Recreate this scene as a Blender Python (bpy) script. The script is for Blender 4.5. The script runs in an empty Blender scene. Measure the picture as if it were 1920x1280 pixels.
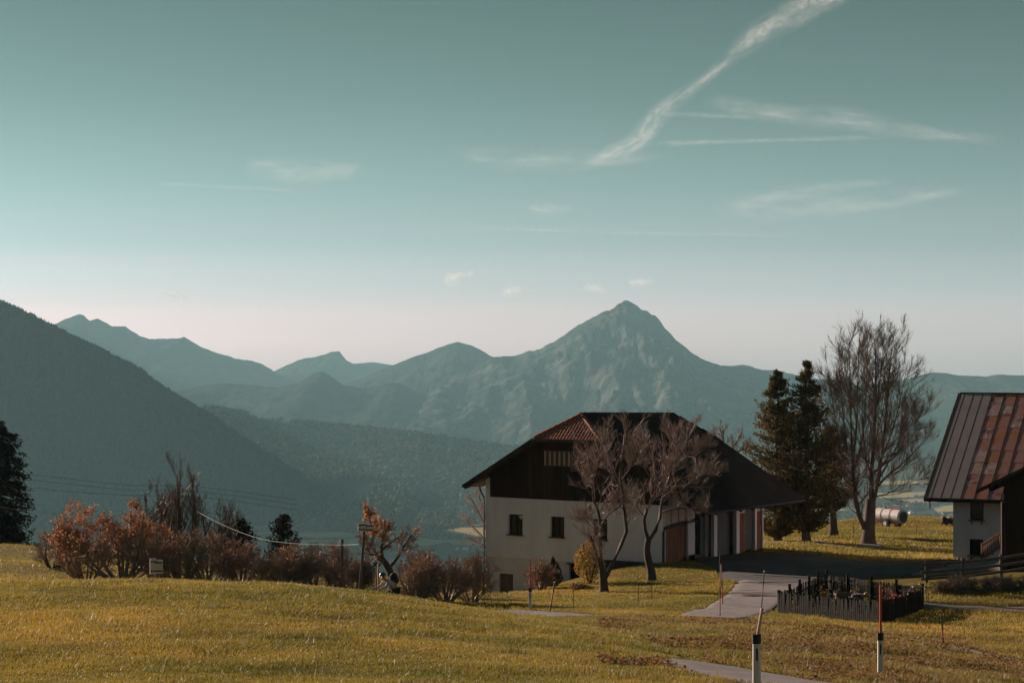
import bpy, bmesh, math, random
import numpy as np
from mathutils import Vector, Matrix

SC = bpy.context.scene
COL = SC.collection
F = 4000.0                      # focal length in pixels of a 1920 px wide frame (75 mm lens)
def at(px, py, d):
    """the point d metres ahead of the camera that stands at column px, row py of the view"""
    return np.array([(px-960.0)/F*d, d, -(py-640.0)/F*d])

# ------------------------------------------------------------------ camera, sky, sun, exposure
cam = bpy.data.cameras.new('camera'); camo = bpy.data.objects.new('camera', cam); COL.objects.link(camo)
cam.lens = 75.0; cam.sensor_width = 36.0; cam.clip_start = 0.5; cam.clip_end = 120000.0
camo.location = (0, 0, 0); camo.rotation_euler = (math.radians(90), 0, 0)
SC.camera = camo

SUN_EL, SUN_AZ = math.radians(15.0), math.radians(45)     # 45 deg beyond straight left
SUN = np.array([-math.cos(SUN_AZ)*math.cos(SUN_EL), math.sin(SUN_AZ)*math.cos(SUN_EL), math.sin(SUN_EL)])
sl = bpy.data.lights.new('sun', 'SUN'); so = bpy.data.objects.new('sun', sl); COL.objects.link(so)
sl.energy = 5.0; sl.angle = math.radians(0.5); sl.color = (1.0, 0.80, 0.66)
so.rotation_euler = Vector(SUN).to_track_quat('Z', 'Y').to_euler()

W = bpy.data.worlds.new('World'); SC.world = W; W.use_nodes = True
nt = W.node_tree; nt.nodes.clear()
def N(tree, t, **kw):
    n = tree.nodes.new(t)
    for k, v in kw.items(): setattr(n, k, v)
    return n
wo = N(nt, 'ShaderNodeOutputWorld'); bg = N(nt, 'ShaderNodeBackground'); bg.inputs[1].default_value = 0.1
sky = N(nt, 'ShaderNodeTexSky'); sky.sky_type = 'NISHITA'; sky.sun_disc = False
sky.sun_elevation = SUN_EL; sky.sun_rotation = -(math.pi/2 - SUN_AZ); sky.altitude = 800
sky.air_density = 1.0; sky.dust_density = 1.0; sky.ozone_density = 1.0
bw = N(nt, 'ShaderNodeRGBToBW'); nt.links.new(sky.outputs[0], bw.inputs[0])
tc = N(nt, 'ShaderNodeTexCoord'); sx = N(nt, 'ShaderNodeSeparateXYZ'); nt.links.new(tc.outputs['Generated'], sx.inputs[0])
mr = N(nt, 'ShaderNodeMapRange'); mr.inputs['From Min'].default_value = -0.02; mr.inputs['From Max'].default_value = 0.5
nt.links.new(sx.outputs['Z'], mr.inputs['Value'])
ramp = N(nt, 'ShaderNodeValToRGB'); nt.links.new(mr.outputs[0], ramp.inputs[0])
def set_ramp(r, stops):
    el = r.color_ramp.elements
    while len(el) > 1: el.remove(el[-1])
    el[0].position = stops[0][0]; el[0].color = (*stops[0][1], 1)
    for p, c in stops[1:]:
        e = el.new(p); e.color = (*c, 1)
def sp(deg): return (math.sin(math.radians(deg)) + 0.02)/0.52
SKY_TINT = [(0.0, (0.75, 0.56, 0.545)), (sp(0.0), (0.90, 0.65, 0.63)), (sp(0.8), (0.80, 0.605, 0.595)), (sp(1.5), (0.51, 0.50, 0.498)), (sp(2.6), (0.325, 0.402, 0.40)), (sp(4.2), (0.235, 0.348, 0.337)),
            (sp(6.5), (0.165, 0.268, 0.256)), (sp(9.5), (0.123, 0.21, 0.20)), (sp(18), (0.135, 0.21, 0.22)), (1.0, (0.135, 0.21, 0.235))]
set_ramp(ramp, SKY_TINT)
mul = N(nt, 'ShaderNodeMix', data_type='RGBA', blend_type='MULTIPLY'); mul.inputs[0].default_value = 1.0
nt.links.new(ramp.outputs[0], mul.inputs[6])
mr2 = N(nt, 'ShaderNodeMath', operation='MULTIPLY'); mr2.inputs[1].default_value = 1.0
nt.links.new(bw.outputs[0], mr2.inputs[0]); nt.links.new(mr2.outputs[0], mul.inputs[7])
nt.links.new(mul.outputs[2], bg.inputs[0]); nt.links.new(bg.outputs[0], wo.inputs[0])

vs = SC.view_settings; vs.view_transform = 'Standard'; vs.look = 'None'; vs.exposure = 0.8; vs.gamma = 1.0
SC.render.engine = 'CYCLES'
cy = SC.cycles; cy.use_denoising = True
try: cy.denoiser = 'OPENIMAGEDENOISE'; cy.denoising_input_passes = 'RGB_ALBEDO_NORMAL'; cy.denoising_prefilter = 'FAST'
except Exception: pass
cy.max_bounces = 6; cy.diffuse_bounces = 2; cy.glossy_bounces = 2; cy.transmission_bounces = 4; cy.transparent_max_bounces = 12; cy.volume_bounces = 1
cy.caustics_reflective = False; cy.caustics_refractive = False
SC.render.film_transparent = False

# ------------------------------------------------------------------ helpers
RNG = np.random.default_rng(7)
OFF = {}
def nrm(a): return a/np.maximum(np.linalg.norm(a, axis=-1, keepdims=True), 1e-9)
def tag(o, label=None, cat=None, group=None, kind=None):
    if label: o['label'] = label
    if cat: o['category'] = cat
    if group: o['group'] = group
    if kind: o['kind'] = kind
    return o
def thing(name, label, cat, loc=(0, 0, 0), group=None):
    o = bpy.data.objects.new(name, None); COL.objects.link(o); o.location = tuple(loc); o.empty_display_size = 0.3
    OFF[o.name] = np.array(loc, float)
    return tag(o, label, cat, group)
def mesh_np(name, V, faces, mats=None, smooth=False, tint=None, uv=None):
    """V (n,3); faces: list of (m,k) index arrays"""
    me = bpy.data.meshes.new(name); V = np.asarray(V, np.float32)
    me.vertices.add(len(V)); me.vertices.foreach_set('co', V.ravel())
    fl = [np.asarray(f, np.int32) for f in faces if len(f)]
    loops = np.concatenate([f.ravel() for f in fl]); tot = np.concatenate([np.full(len(f), f.shape[1], np.int32) for f in fl])
    start = np.concatenate([[0], np.cumsum(tot)[:-1]]).astype(np.int32)
    me.loops.add(len(loops)); me.loops.foreach_set('vertex_index', loops)
    me.polygons.add(len(tot)); me.polygons.foreach_set('loop_start', start); me.polygons.foreach_set('loop_total', tot)
    me.update(calc_edges=True)
    me.polygons.foreach_set('use_smooth', np.full(len(tot), bool(smooth)))
    if tint is not None:
        a = me.attributes.new('tint', 'FLOAT', 'FACE'); a.data.foreach_set('value', np.asarray(tint, np.float32))
    if uv is not None:
        a = me.attributes.new('suv', 'FLOAT_VECTOR', 'POINT'); a.data.foreach_set('vector', np.asarray(uv, np.float32).ravel())
    for m in (mats or []): me.materials.append(m)
    return me
def link(name, me, parent=None):
    o = bpy.data.objects.new(name, me); COL.objects.link(o)
    if parent is not None:
        o.parent = parent; OFF[o.name] = OFF[parent.name]
    else: OFF[o.name] = np.zeros(3)
    return o
def mk(name, V, faces, mat, parent=None, smooth=False, tint=None, uv=None):
    """a mesh object whose vertices are given in world space"""
    V = np.asarray(V, float)
    if parent is not None: V = V - OFF[parent.name]
    return link(name, mesh_np(name, V, faces, [mat], smooth, tint, uv), parent)
class MB:
    """collects boxes, prisms and tubes into ONE mesh"""
    def __init__(s): s.v = []; s.f = []
    def add(s, vs, fs):
        b = len(s.v); s.v += [tuple(map(float, p)) for p in vs]; s.f += [tuple(b+i for i in f) for f in fs]; return s
    def hexa(s, p): return s.add(p, [(0, 3, 2, 1), (4, 5, 6, 7), (0, 1, 5, 4), (1, 2, 6, 5), (2, 3, 7, 6), (3, 0, 4, 7)])
    def box(s, c, hx, hy, hz):
        c, hx, hy, hz = (np.asarray(a, float) for a in (c, hx, hy, hz))
        return s.hexa([c-hx-hy-hz, c+hx-hy-hz, c+hx+hy-hz, c-hx+hy-hz, c-hx-hy+hz, c+hx-hy+hz, c+hx+hy+hz, c-hx+hy+hz])
    def abox(s, c, x, y, z): return s.box(c, (x/2, 0, 0), (0, y/2, 0), (0, 0, z/2))
    def prism(s, poly, ex):
        n = len(poly); poly = [np.asarray(p, float) for p in poly]; ex = np.asarray(ex, float)
        fs = [tuple(range(n-1, -1, -1)), tuple(range(n, 2*n))] + [(i, (i+1) % n, n+(i+1) % n, n+i) for i in range(n)]
        return s.add(poly + [p+ex for p in poly], fs)
    def tube(s, pts, rad, n=8, cap=True):
        P = np.asarray(pts, float); K = len(P); R = np.full(K, rad, float) if np.isscalar(rad) else np.asarray(rad, float)
        V, Q = tubes(P[None], R[None], n); fs = [tuple(q) for q in Q]
        if cap: fs += [tuple(range(n-1, -1, -1)), tuple(range((K-1)*n, K*n))]
        return s.add(V, fs)
    def bar(s, a, b, w, h, up=(0, 0, 1)):
        a, b = np.asarray(a, float), np.asarray(b, float); d = nrm(b-a); x = nrm(np.cross(d, up)); z = np.cross(x, d)
        return s.box((a+b)/2, x*w/2, (b-a)/2, z*h/2)
    def build(s, name, mat, parent=None, smooth=False):
        v = np.array(s.v)
        if parent is not None: v = v - OFF[parent.name]
        me = bpy.data.meshes.new(name); me.from_pydata([tuple(p) for p in v], [], s.f); me.update()
        bm = bmesh.new(); bm.from_mesh(me); bmesh.ops.recalc_face_normals(bm, faces=bm.faces); bm.to_mesh(me); bm.free()
        if smooth: me.polygons.foreach_set('use_smooth', np.ones(len(me.polygons), bool))
        me.materials.append(mat)
        return link(name, me, parent)
def tubes(P, R, n=3):
    """P (N,K,3) polylines, R (N,K) radii -> vertices, quads"""
    NN, K = P.shape[:2]
    T = np.empty_like(P); T[:, 1:-1] = P[:, 2:]-P[:, :-2]; T[:, 0] = P[:, 1]-P[:, 0]; T[:, -1] = P[:, -1]-P[:, -2]
    T = nrm(T); ref = np.where(np.abs(T[..., 2:3]) > 0.9, np.array([1., 0, 0]), np.array([0, 0, 1.]))
    A = nrm(np.cross(T, ref)); B = np.cross(T, A)
    an = np.arange(n)*2*math.pi/n
    V = P[:, :, None] + R[:, :, None, None]*(A[:, :, None]*np.cos(an)[None, None, :, None] + B[:, :, None]*np.sin(an)[None, None, :, None])
    base = (np.arange(NN)[:, None, None]*K + np.arange(K-1)[None, :, None])*n; j = np.arange(n)[None, None]; j2 = (j+1) % n
    Q = np.stack([base+j, base+j2, base+n+j2, base+n+j], -1).reshape(-1, 4)
    return V.reshape(-1, 3), Q
class NB:
    """collects numpy tubes and leaf quads"""
    def __init__(s): s.V = []; s.Q = []; s.t = []; s.n = 0
    def add(s, V, Q, tint=None):
        s.V.append(V); s.Q.append(Q+s.n); s.n += len(V); s.t.append(np.zeros(len(Q)) if tint is None else tint); return s
    def tubes(s, P, R, n=3): V, Q = tubes(P, R, n); return s.add(V, Q, np.repeat(RNG.random(len(P)), (P.shape[1]-1)*n))
    def build(s, name, mat, parent=None, smooth=False):
        return mk(name, np.concatenate(s.V), [np.concatenate(s.Q)], mat, parent, smooth, np.concatenate(s.t))
def leaves(nb, C, size, asp=0.55, rng=RNG, tint=None, flat=0.0, dirs=None):
    """one small bent quad (two faces) at each centre"""
    n = len(C)
    d = nrm(rng.normal(size=(n, 3))) if dirs is None else nrm(dirs + 0.5*rng.normal(size=(n, 3)))
    d[:, 2] *= (1-flat); d = nrm(d); w = nrm(np.cross(d, rng.normal(size=(n, 3))))
    s = size*rng.uniform(0.6, 1.35, (n, 1))
    a = C - d*s*0.5; b = C + d*s*0.5; m = C + np.cross(d, w)*s*0.12
    V = np.stack([a, m+w*s*asp*0.5, b, m-w*s*asp*0.5], 1).reshape(-1, 3)
    Q = np.arange(n*4).reshape(-1, 4)
    nb.add(V, Q, rng.random(n) if tint is None else tint)
# value noise
def _h(i, j, s): 
    n = (i*374761393 + j*668265263 + s*1442695041) & 0x7fffffff
    n = (n ^ (n >> 13))*1274126177 & 0x7fffffff
    return ((n ^ (n >> 16)) & 0xffff)/65535.0
def vnoise(x, y, s=0):
    x = np.asarray(x, float); y = np.asarray(y, float); i = np.floor(x).astype(np.int64); j = np.floor(y).astype(np.int64); u = x-i; v = y-j
    u = u*u*(3-2*u); v = v*v*(3-2*v)
    return (_h(i, j, s)*(1-u)+_h(i+1, j, s)*u)*(1-v) + (_h(i, j+1, s)*(1-u)+_h(i+1, j+1, s)*u)*v
def fbm(x, y, o=4, s=0, g=0.5):
    r = 0; a = 1; t = 0
    for k in range(o): r = r + a*(vnoise(x*2**k, y*2**k, s+k*17)-0.5); t += a; a *= g
    return r/t*2

# ------------------------------------------------------------------ materials
MATS = {}
def mat(name, c1, c2=None, scale=3.0, rough=0.85, bump=0.0, spec=0.25, metal=0.0, detail=6.0, tint=None, transl=0.0, bscale=None, c3=None, stretch=(1, 1, 1), coords='Object', wear=None):
    """principled material; colour noise between c1 and c2 (and patches of c3); tint = ramp over the per-face attribute"""
    if name in MATS: return MATS[name]
    m = bpy.data.materials.new(name); m.use_nodes = True; t = m.node_tree; b = t.nodes['Principled BSDF']; out = t.nodes['Material Output']
    b.inputs['Roughness'].default_value = rough; b.inputs['Metallic'].default_value = metal; b.inputs['Specular IOR Level'].default_value = spec
    tcn = N(t, 'ShaderNodeTexCoord'); mp = N(t, 'ShaderNodeMapping'); mp.inputs['Scale'].default_value = stretch
    t.links.new(tcn.outputs[coords], mp.inputs[0])
    nz = N(t, 'ShaderNodeTexNoise'); nz.inputs['Scale'].default_value = scale; nz.inputs['Detail'].default_value = detail; nz.inputs['Roughness'].default_value = 0.62
    t.links.new(mp.outputs[0], nz.inputs['Vector'])
    mx = N(t, 'ShaderNodeMix', data_type='RGBA'); c2 = c2 or tuple(0.72*x for x in c1)
    mpr = N(t, 'ShaderNodeMapRange'); mpr.inputs['From Min'].default_value = 0.32; mpr.inputs['From Max'].default_value = 0.68
    t.links.new(nz.outputs[0], mpr.inputs[0]); t.links.new(mpr.outputs[0], mx.inputs[0])
    mx.inputs[6].default_value = (*c1, 1); mx.inputs[7].default_value = (*c2, 1); col = mx.outputs[2]
    if c3:
        n3 = N(t, 'ShaderNodeTexNoise'); n3.inputs['Scale'].default_value = scale*0.23; n3.inputs['Detail'].default_value = 5; t.links.new(mp.outputs[0], n3.inputs['Vector'])
        r3 = N(t, 'ShaderNodeMapRange'); r3.inputs['From Min'].default_value = 0.48; r3.inputs['From Max'].default_value = 0.64; t.links.new(n3.outputs[0], r3.inputs[0])
        m3 = N(t, 'ShaderNodeMix', data_type='RGBA'); t.links.new(r3.outputs[0], m3.inputs[0]); t.links.new(col, m3.inputs[6]); m3.inputs[7].default_value = (*c3, 1); col = m3.outputs[2]
    if tint:
        at_ = N(t, 'ShaderNodeAttribute'); at_.attribute_name = 'tint'; rp = N(t, 'ShaderNodeValToRGB'); set_ramp(rp, tint); t.links.new(at_.outputs['Fac'], rp.inputs[0])
        mt = N(t, 'ShaderNodeMix', data_type='RGBA'); mt.blend_type = 'MULTIPLY'; mt.inputs[0].default_value = 1.0
        t.links.new(col, mt.inputs[6]); t.links.new(rp.outputs[0], mt.inputs[7]); col = mt.outputs[2]
    t.links.new(col, b.inputs['Base Color'])
    if bump:
        nb_ = N(t, 'ShaderNodeTexNoise'); nb_.inputs['Scale'].default_value = bscale or scale*4; nb_.inputs['Detail'].default_value = 6; t.links.new(mp.outputs[0], nb_.inputs['Vector'])
        bn = N(t, 'ShaderNodeBump'); bn.inputs['Strength'].default_value = 1.0; bn.inputs['Distance'].default_value = bump
        t.links.new(nb_.outputs[0], bn.inputs['Height']); t.links.new(bn.outputs[0], b.inputs['Normal'])
    if transl:
        tr = N(t, 'ShaderNodeBsdfTranslucent'); t.links.new(col, tr.inputs[0]); ms = N(t, 'ShaderNodeMixShader'); ms.inputs[0].default_value = transl
        t.links.new(b.outputs[0], ms.inputs[1]); t.links.new(tr.outputs[0], ms.inputs[2]); t.links.new(ms.outputs[0], out.inputs[0])
    MATS[name] = m
    return m
W1 = [(0.0, (0.6, 0.6, 0.6)), (1.0, (1.35, 1.35, 1.35))]
M_ground = mat('meadow_soil', (0.095, 0.068, 0.016), (0.16, 0.115, 0.026), scale=1.3, rough=1.0, bump=0.05, spec=0.05, c3=(0.10, 0.085, 0.014), bscale=9)
M_grass = mat('grass_blade', (0.305, 0.232, 0.048), (0.205, 0.175, 0.036), scale=0.35, rough=0.5, spec=0.22, transl=0.42, c3=(0.35, 0.245, 0.055), tint=[(0, (0.55, 0.6, 0.5)), (0.5, (1, 1, 1)), (0.9, (1.3, 1.15, 1.0)), (1, (1.5, 1.4, 1.5))])  # last tint stop is the painted sparkle of a few blades
M_tuft = mat('tuft_blade', (0.16, 0.15, 0.035), (0.11, 0.11, 0.028), scale=0.6, rough=0.5, spec=0.25, transl=0.4, tint=W1)
M_drygrass = mat('dry_grass_blade', (0.32, 0.215, 0.075), (0.20, 0.145, 0.045), scale=0.5, rough=0.5, spec=0.3, transl=0.4, tint=[(0, (0.5, 0.5, 0.5)), (0.6, (1, 1, 1)), (1, (1.5, 1.35, 1.2))])
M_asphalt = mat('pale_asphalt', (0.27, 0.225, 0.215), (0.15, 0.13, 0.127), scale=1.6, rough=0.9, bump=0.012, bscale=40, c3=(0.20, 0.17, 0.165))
M_shadeasphalt = mat('shaded_asphalt', (0.075, 0.07, 0.068), (0.05, 0.047, 0.046), scale=1.2, rough=0.9, bump=0.012, bscale=40, c3=(0.095, 0.085, 0.08))  # asphalt darkened to paint the farmhouse shadow over the yard
M_gravel = mat('gravel', (0.25, 0.22, 0.21), (0.13, 0.115, 0.11), scale=7, rough=1, bump=0.03, bscale=30)
M_white = mat('lime_render', (0.81, 0.755, 0.83), (0.66, 0.61, 0.66), scale=0.9, stretch=(1.6, 1.6, 0.28), rough=0.95, bump=0.008, bscale=12, spec=0.1, c3=(0.69, 0.64, 0.69))
M_plinth = mat('plinth_render', (0.68, 0.62, 0.67), (0.54, 0.49, 0.52), scale=0.8, rough=0.95, bump=0.012, bscale=9, spec=0.1)
M_dwood = mat('dark_boarding', (0.030, 0.017, 0.012), (0.017, 0.010, 0.008), scale=2.5, rough=0.9, stretch=(3, 3, 0.3), bump=0.006, tint=None, c3=(0.055, 0.026, 0.017))
M_bwood = mat('brown_boarding', (0.23, 0.085, 0.045), (0.13, 0.05, 0.03), scale=2.5, rough=0.7, stretch=(4, 4, 0.3), bump=0.005, c3=(0.28, 0.11, 0.055))
M_gwood = mat('grey_weathered_wood', (0.16, 0.12, 0.095), (0.09, 0.068, 0.055), scale=3, rough=0.9, stretch=(3, 3, 0.4), bump=0.006)
M_fence = mat('blackened_fence_wood', (0.022, 0.017, 0.014), (0.013, 0.011, 0.010), scale=4, rough=0.9, stretch=(3, 3, 0.4), bump=0.004, c3=(0.032, 0.025, 0.02))
M_tile = mat('clay_tile', (0.36, 0.115, 0.075), (0.23, 0.075, 0.052), scale=1.6, rough=0.8, bump=0.005, c3=(0.34, 0.13, 0.085))
M_tile_shade = mat('shade_dark_tile', (0.045, 0.028, 0.023), (0.028, 0.019, 0.017), scale=1.6, rough=0.9, bump=0.006, c3=(0.06, 0.034, 0.025))  # tile darkened to paint the shade of the sunless slope and tile gaps
M_metal = mat('zinc', (0.30, 0.28, 0.27), (0.22, 0.21, 0.20), scale=3, rough=0.5, metal=0.7, spec=0.4)
M_darkmetal = mat('dark_gutter_metal', (0.06, 0.06, 0.062), (0.04, 0.04, 0.042), scale=3, rough=0.5, metal=0.4)
M_glass = mat('dark_window_glass', (0.012, 0.012, 0.013), (0.018, 0.017, 0.017), scale=1, rough=0.08, spec=0.5)
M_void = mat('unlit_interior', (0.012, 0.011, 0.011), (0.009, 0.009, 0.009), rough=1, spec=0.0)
M_pane = mat('opal_panel', (0.55, 0.42, 0.36), (0.46, 0.34, 0.29), scale=1.5, rough=0.5, stretch=(9, 9, 0.3))
M_bark = mat('grey_bark', (0.115, 0.082, 0.066), (0.055, 0.041, 0.035), scale=5, rough=0.95, bump=0.02, stretch=(1, 1, 0.5))
M_twig = mat('bare_twig', (0.38, 0.28, 0.25), (0.26, 0.19, 0.17), scale=1.0, rough=0.6, spec=0.3, tint=W1)
M_btwig = mat('reddish_twig', (0.36, 0.25, 0.19), (0.24, 0.165, 0.13), scale=0.8, rough=0.7, spec=0.25, tint=W1)
M_stwig = mat('sapling_twig', (0.20, 0.14, 0.12), (0.13, 0.092, 0.08), scale=1.0, rough=0.6, spec=0.3, tint=W1)
M_ltwig = mat('linden_twig', (0.20, 0.14, 0.10), (0.13, 0.092, 0.07), scale=0.8, rough=0.7, spec=0.25, tint=W1)
M_orange = mat('orange_leaf', (0.52, 0.215, 0.085), (0.38, 0.15, 0.065), scale=0.8, rough=0.7, transl=0.55, c3=(0.33, 0.15, 0.085), tint=W1)
M_yellow = mat('yellow_leaf', (0.36, 0.22, 0.045), (0.24, 0.13, 0.03), scale=0.9, rough=0.7, transl=0.45, tint=W1)
M_thuja = mat('thuja_spray', (0.135, 0.10, 0.032), (0.065, 0.055, 0.022), scale=0.5, rough=0.8, transl=0.3, c3=(0.19, 0.11, 0.034), tint=W1)
M_spruce = mat('spruce_needle', (0.026, 0.028, 0.018), (0.018, 0.018, 0.013), scale=0.8, rough=0.8, transl=0.15, tint=W1)
M_yew = mat('clipped_evergreen', (0.075, 0.062, 0.018), (0.040, 0.036, 0.014), scale=1.5, rough=0.7, transl=0.25, tint=W1)
M_red = mat('red_plastic', (0.55, 0.10, 0.06), (0.45, 0.085, 0.05), scale=6, rough=0.5)
M_pink = mat('faded_pink_plastic', (0.62, 0.36, 0.32), (0.55, 0.30, 0.27), scale=5, rough=0.5)
M_black = mat('black_plastic', (0.02, 0.02, 0.021), (0.03, 0.03, 0.03), scale=6, rough=0.5)
M_postw = mat('white_post_plastic', (0.74, 0.70, 0.68), (0.66, 0.62, 0.60), scale=4, rough=0.5, c3=(0.58, 0.52, 0.48))
M_wire = mat('cable_sheath', (0.05, 0.048, 0.046), rough=0.5)
M_wirel = mat('bright_cable', (0.40, 0.36, 0.33), rough=0.7)
# ------------------------------------------------------------------ near terrain
CP = [(0,1280,36),(500,1280,36),(1000,1280,37),(1350,1282,38.5),(1420,1290,38),(1700,1290,44),(1950,1290,50),(-300,1280,38),
 (0,1180,46),(500,1180,47),(900,1200,48),(-300,1180,50),
 (0,1100,60),(300,1089,62),(600,1097,62),(730,1106,62),(900,1125,63),(1000,1168,63),(1100,1186,62),(1200,1184,62),(1100,1200,55),(1200,1215,50),(-300,1095,64),
 (1290,1240,46),(1400,1258,44.5),(1500,1275,43),(1650,1265,47.6),(1800,1275,48),
 (1300,1200,56),(1500,1200,58),(1400,1168,70),(1250,1153,76),(1150,1166,74),(1050,1166,72),(1600,1200,63),(1570,1180,68),(1480,1172,71),(1750,1260,52),(1920,1280,52),(1680,1222,63),(1850,1258,58),
 (994,1144,91),(1040,1152,87),(1120,1158,85),(1200,1158,84),(1330,1156,83),(1430,1164,80),(1480,1172,79),(1560,1188,76),(1665,1204,73),(1780,1224,69),(1900,1246,65),
 (1100,1146,93),(1250,1142,93),(1310,1140,90),(1390,1120,100),(1430,1100,109),(1480,1085,117),
 (1133,1114,112),(1222,1092,117),(1300,1078,119),(1400,1088,113),(1180,1062,124),(1243,1060,127),(1120,1070,128),(1065,1080,131),(1045,1108,112),(1000,1130,108),(1010,1106,122),(960,1130,128),(915,1124,134),(880,1125,140),
 (1300,1052,128),(1430,1028,138),(1500,1020,140),(1480,1060,126),(1600,1060,125),(1700,1060,121),(1550,1090,115),(1640,1100,109),
 (1458,1152,92),(1655,1173,86),(1732,1143,96),(1590,1120,102),
 (1737,1092,107),(1805,1090,107),(1877,1083,108),(1940,1075,110),(1730,1130,98),(1920,1140,95),(1820,1106,103),(1900,1192,80),(1800,1172,85),
 (1787,1048,129),(1860,1050,126),(1900,1044,119),(1960,1040,118),(1840,1062,116),
 (1495,1012,150),(1563,1005,165),(1628,1023,150),(1720,1032,145),(1560,1032,140),(1720,1006,180),(1600,1006,180),(1520,990,200),(1560,979,250),(1640,967,285),(1670,989,240),(1780,986,245),(1780,975,285),(1920,977,285),(1460,985,230),(1560,990,215),(1670,998,210),(1780,997,210),(1900,997,210),(1900,985,250),(1670,975,265),(1600,972,265),(1480,1000,190),(1670,994,224),(1600,991,224),(1780,993,224),(1560,986,232),(1900,992,224),
 (0,1085,100),(90,1088,100),(0,1050,125),(0,1022,165),(110,1023,165),(-150,1022,165),(-300,1060,120),(250,1092,95),(450,1092,98),(600,1108,95),(730,1155,80),(672,1126,85),(850,1130,95),(292,1100,85),
 (200,1062,140),(400,1077,130),(700,1077,135),(880,1085,150),(120,1090,85),(960,1160,86),(880,1150,84)]
cp = [at(*c) for c in CP] + [np.array(p, float) for p in [(0,0,-1.75),(-25,0,-1.6),(25,0,-2.6),(-60,20,-3.5),(60,20,-6),(60,60,-9.5),(-70,60,-7),(-110,110,-9),(100,100,-11),
  (-120,330,-60),(-60,330,-60),(-20,330,-60),(20,330,-50),(45,330,-30),(70,330,-31),(130,330,-32),(-20,240,-36),(-60,240,-36),(-110,220,-28),(15,240,-33),(100,170,-15),(130,60,-8),(130,220,-20),(-130,60,-7),(-10,180,-22),(-25,180,-20)]]
cp = np.array(cp); CC = 7.0
def kern(A, B): return np.sqrt(((A[:, None, :2]-B[None, :, :2])**2).sum(-1) + CC*CC)
nC = len(cp); S = np.zeros((nC+3, nC+3)); S[:nC, :nC] = kern(cp, cp) - 0.5*np.eye(nC); S[:nC, nC] = 1; S[:nC, nC+1:] = cp[:, :2]; S[nC:, :nC] = S[:nC, nC:].T
wts = np.linalg.solve(S, np.concatenate([cp[:, 2], [0, 0, 0]]))
def raw_h(x, y):
    p = np.stack([x.ravel(), y.ravel()], 1); r = np.empty(len(p))
    for a in range(0, len(p), 20000):
        q = p[a:a+20000]; r[a:a+20000] = kern(q, cp) @ wts[:nC] + wts[nC] + q @ wts[nC+1:]
    r += 0.10*fbm(p[:, 0]/9, p[:, 1]/9, 3, 5) + 0.05*fbm(p[:, 0]/1.6, p[:, 1]/1.6, 2, 9)
    pxx = p[:, 0]/np.maximum(p[:, 1], 1)*F+960; bk = np.clip((pxx-1180)/90, 0, 1)*np.clip((p[:, 1]-46)/4, 0, 1)*np.clip((77-p[:, 1])/5, 0, 1)
    r += bk*(.30*fbm(p[:, 0]/3.5, p[:, 1]/4.5, 4, 15)+.10*fbm(p[:, 0]/.9, p[:, 1]/.9, 2, 19))
    return r.reshape(x.shape)
# grid: rows get coarser with distance, one sheet
ty = np.concatenate([np.arange(-6, 30, 2.0), np.arange(30, 150, 0.6), np.arange(150, 334, 2.0)])
tx = np.concatenate([np.arange(-135, -45, 2.5), np.arange(-45, 60, 0.7), np.arange(60, 136, 2.5)])
GX, GY = np.meshgrid(tx, ty); GZ = raw_h(GX, GY)
def hgt(x, y):
    """height of the terrain sheet (bilinear on its own grid)"""
    x = np.asarray(x, float); y = np.asarray(y, float)
    i = np.clip(np.searchsorted(tx, x)-1, 0, len(tx)-2); j = np.clip(np.searchsorted(ty, y)-1, 0, len(ty)-2)
    u = np.clip((x-tx[i])/(tx[i+1]-tx[i]), 0, 1); v = np.clip((y-ty[j])/(ty[j+1]-ty[j]), 0, 1)
    return (GZ[j, i]*(1-u)+GZ[j, i+1]*u)*(1-v) + (GZ[j+1, i]*(1-u)+GZ[j+1, i+1]*u)*v
def on(px, d, dz=0.0):
    x = (px-960)/F*d; return np.array([x, d, float(hgt(x, d))+dz])
def grid_faces(ny, nx):
    i = np.arange(nx-1)[None]; j = np.arange(ny-1)[:, None]; a = j*nx+i
    return np.stack([a, a+1, a+nx+1, a+nx], -1).reshape(-1, 4)
g = mk('ground', np.stack([GX, GY, GZ], -1).reshape(-1, 3), [grid_faces(len(ty), len(tx))], M_ground, smooth=True); g['kind'] = 'structure'

# roads and paths: strips that follow the ground a few centimetres above it
ROADS = []
def catmull(P, n=14):
    P = np.asarray(P, float); Q = np.concatenate([[2*P[0]-P[1]], P, [2*P[-1]-P[-2]]]); o = []
    for i in range(1, len(Q)-2):
        for t in np.arange(n)/n:
            a, b, c, d = Q[i-1], Q[i], Q[i+1], Q[i+2]
            o.append(0.5*((2*b)+(-a+c)*t+(2*a-5*b+4*c-d)*t*t+(-a+3*b-3*c+d)*t**3))
    o.append(P[-1]); return np.array(o)
def road(name, pts, m, lift=0.05, cross=7, wob=0.08, seed=1):
    """pts: (px, d, half width)"""
    P = catmull([((p-960)/F*d, d, w) for p, d, w in pts]); xy = P[:, :2]; T = nrm(np.gradient(xy, axis=0)); nn = np.stack([-T[:, 1], T[:, 0]], 1)
    s = np.linspace(-1, 1, cross); V = []
    for k, c in enumerate(s):
        w = P[:, 2]*(1 + (wob*fbm(np.arange(len(P))*0.7+k*50, np.zeros(len(P)), 3, seed+k) if abs(c) == 1 else 0)); q = xy + nn*(w*c)[:, None]
        z = hgt(q[:, 0], q[:, 1]) + (lift if abs(c) < 1 else -0.02); V.append(np.stack([q[:, 0], q[:, 1], z], 1))
    V = np.stack(V, 1).reshape(-1, 3); ROADS.append((xy[::3], P[::3, 2]))
    o = mk(name, V, [grid_faces(len(P), cross)], m, smooth=True); o['kind'] = 'structure'; return o
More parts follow.
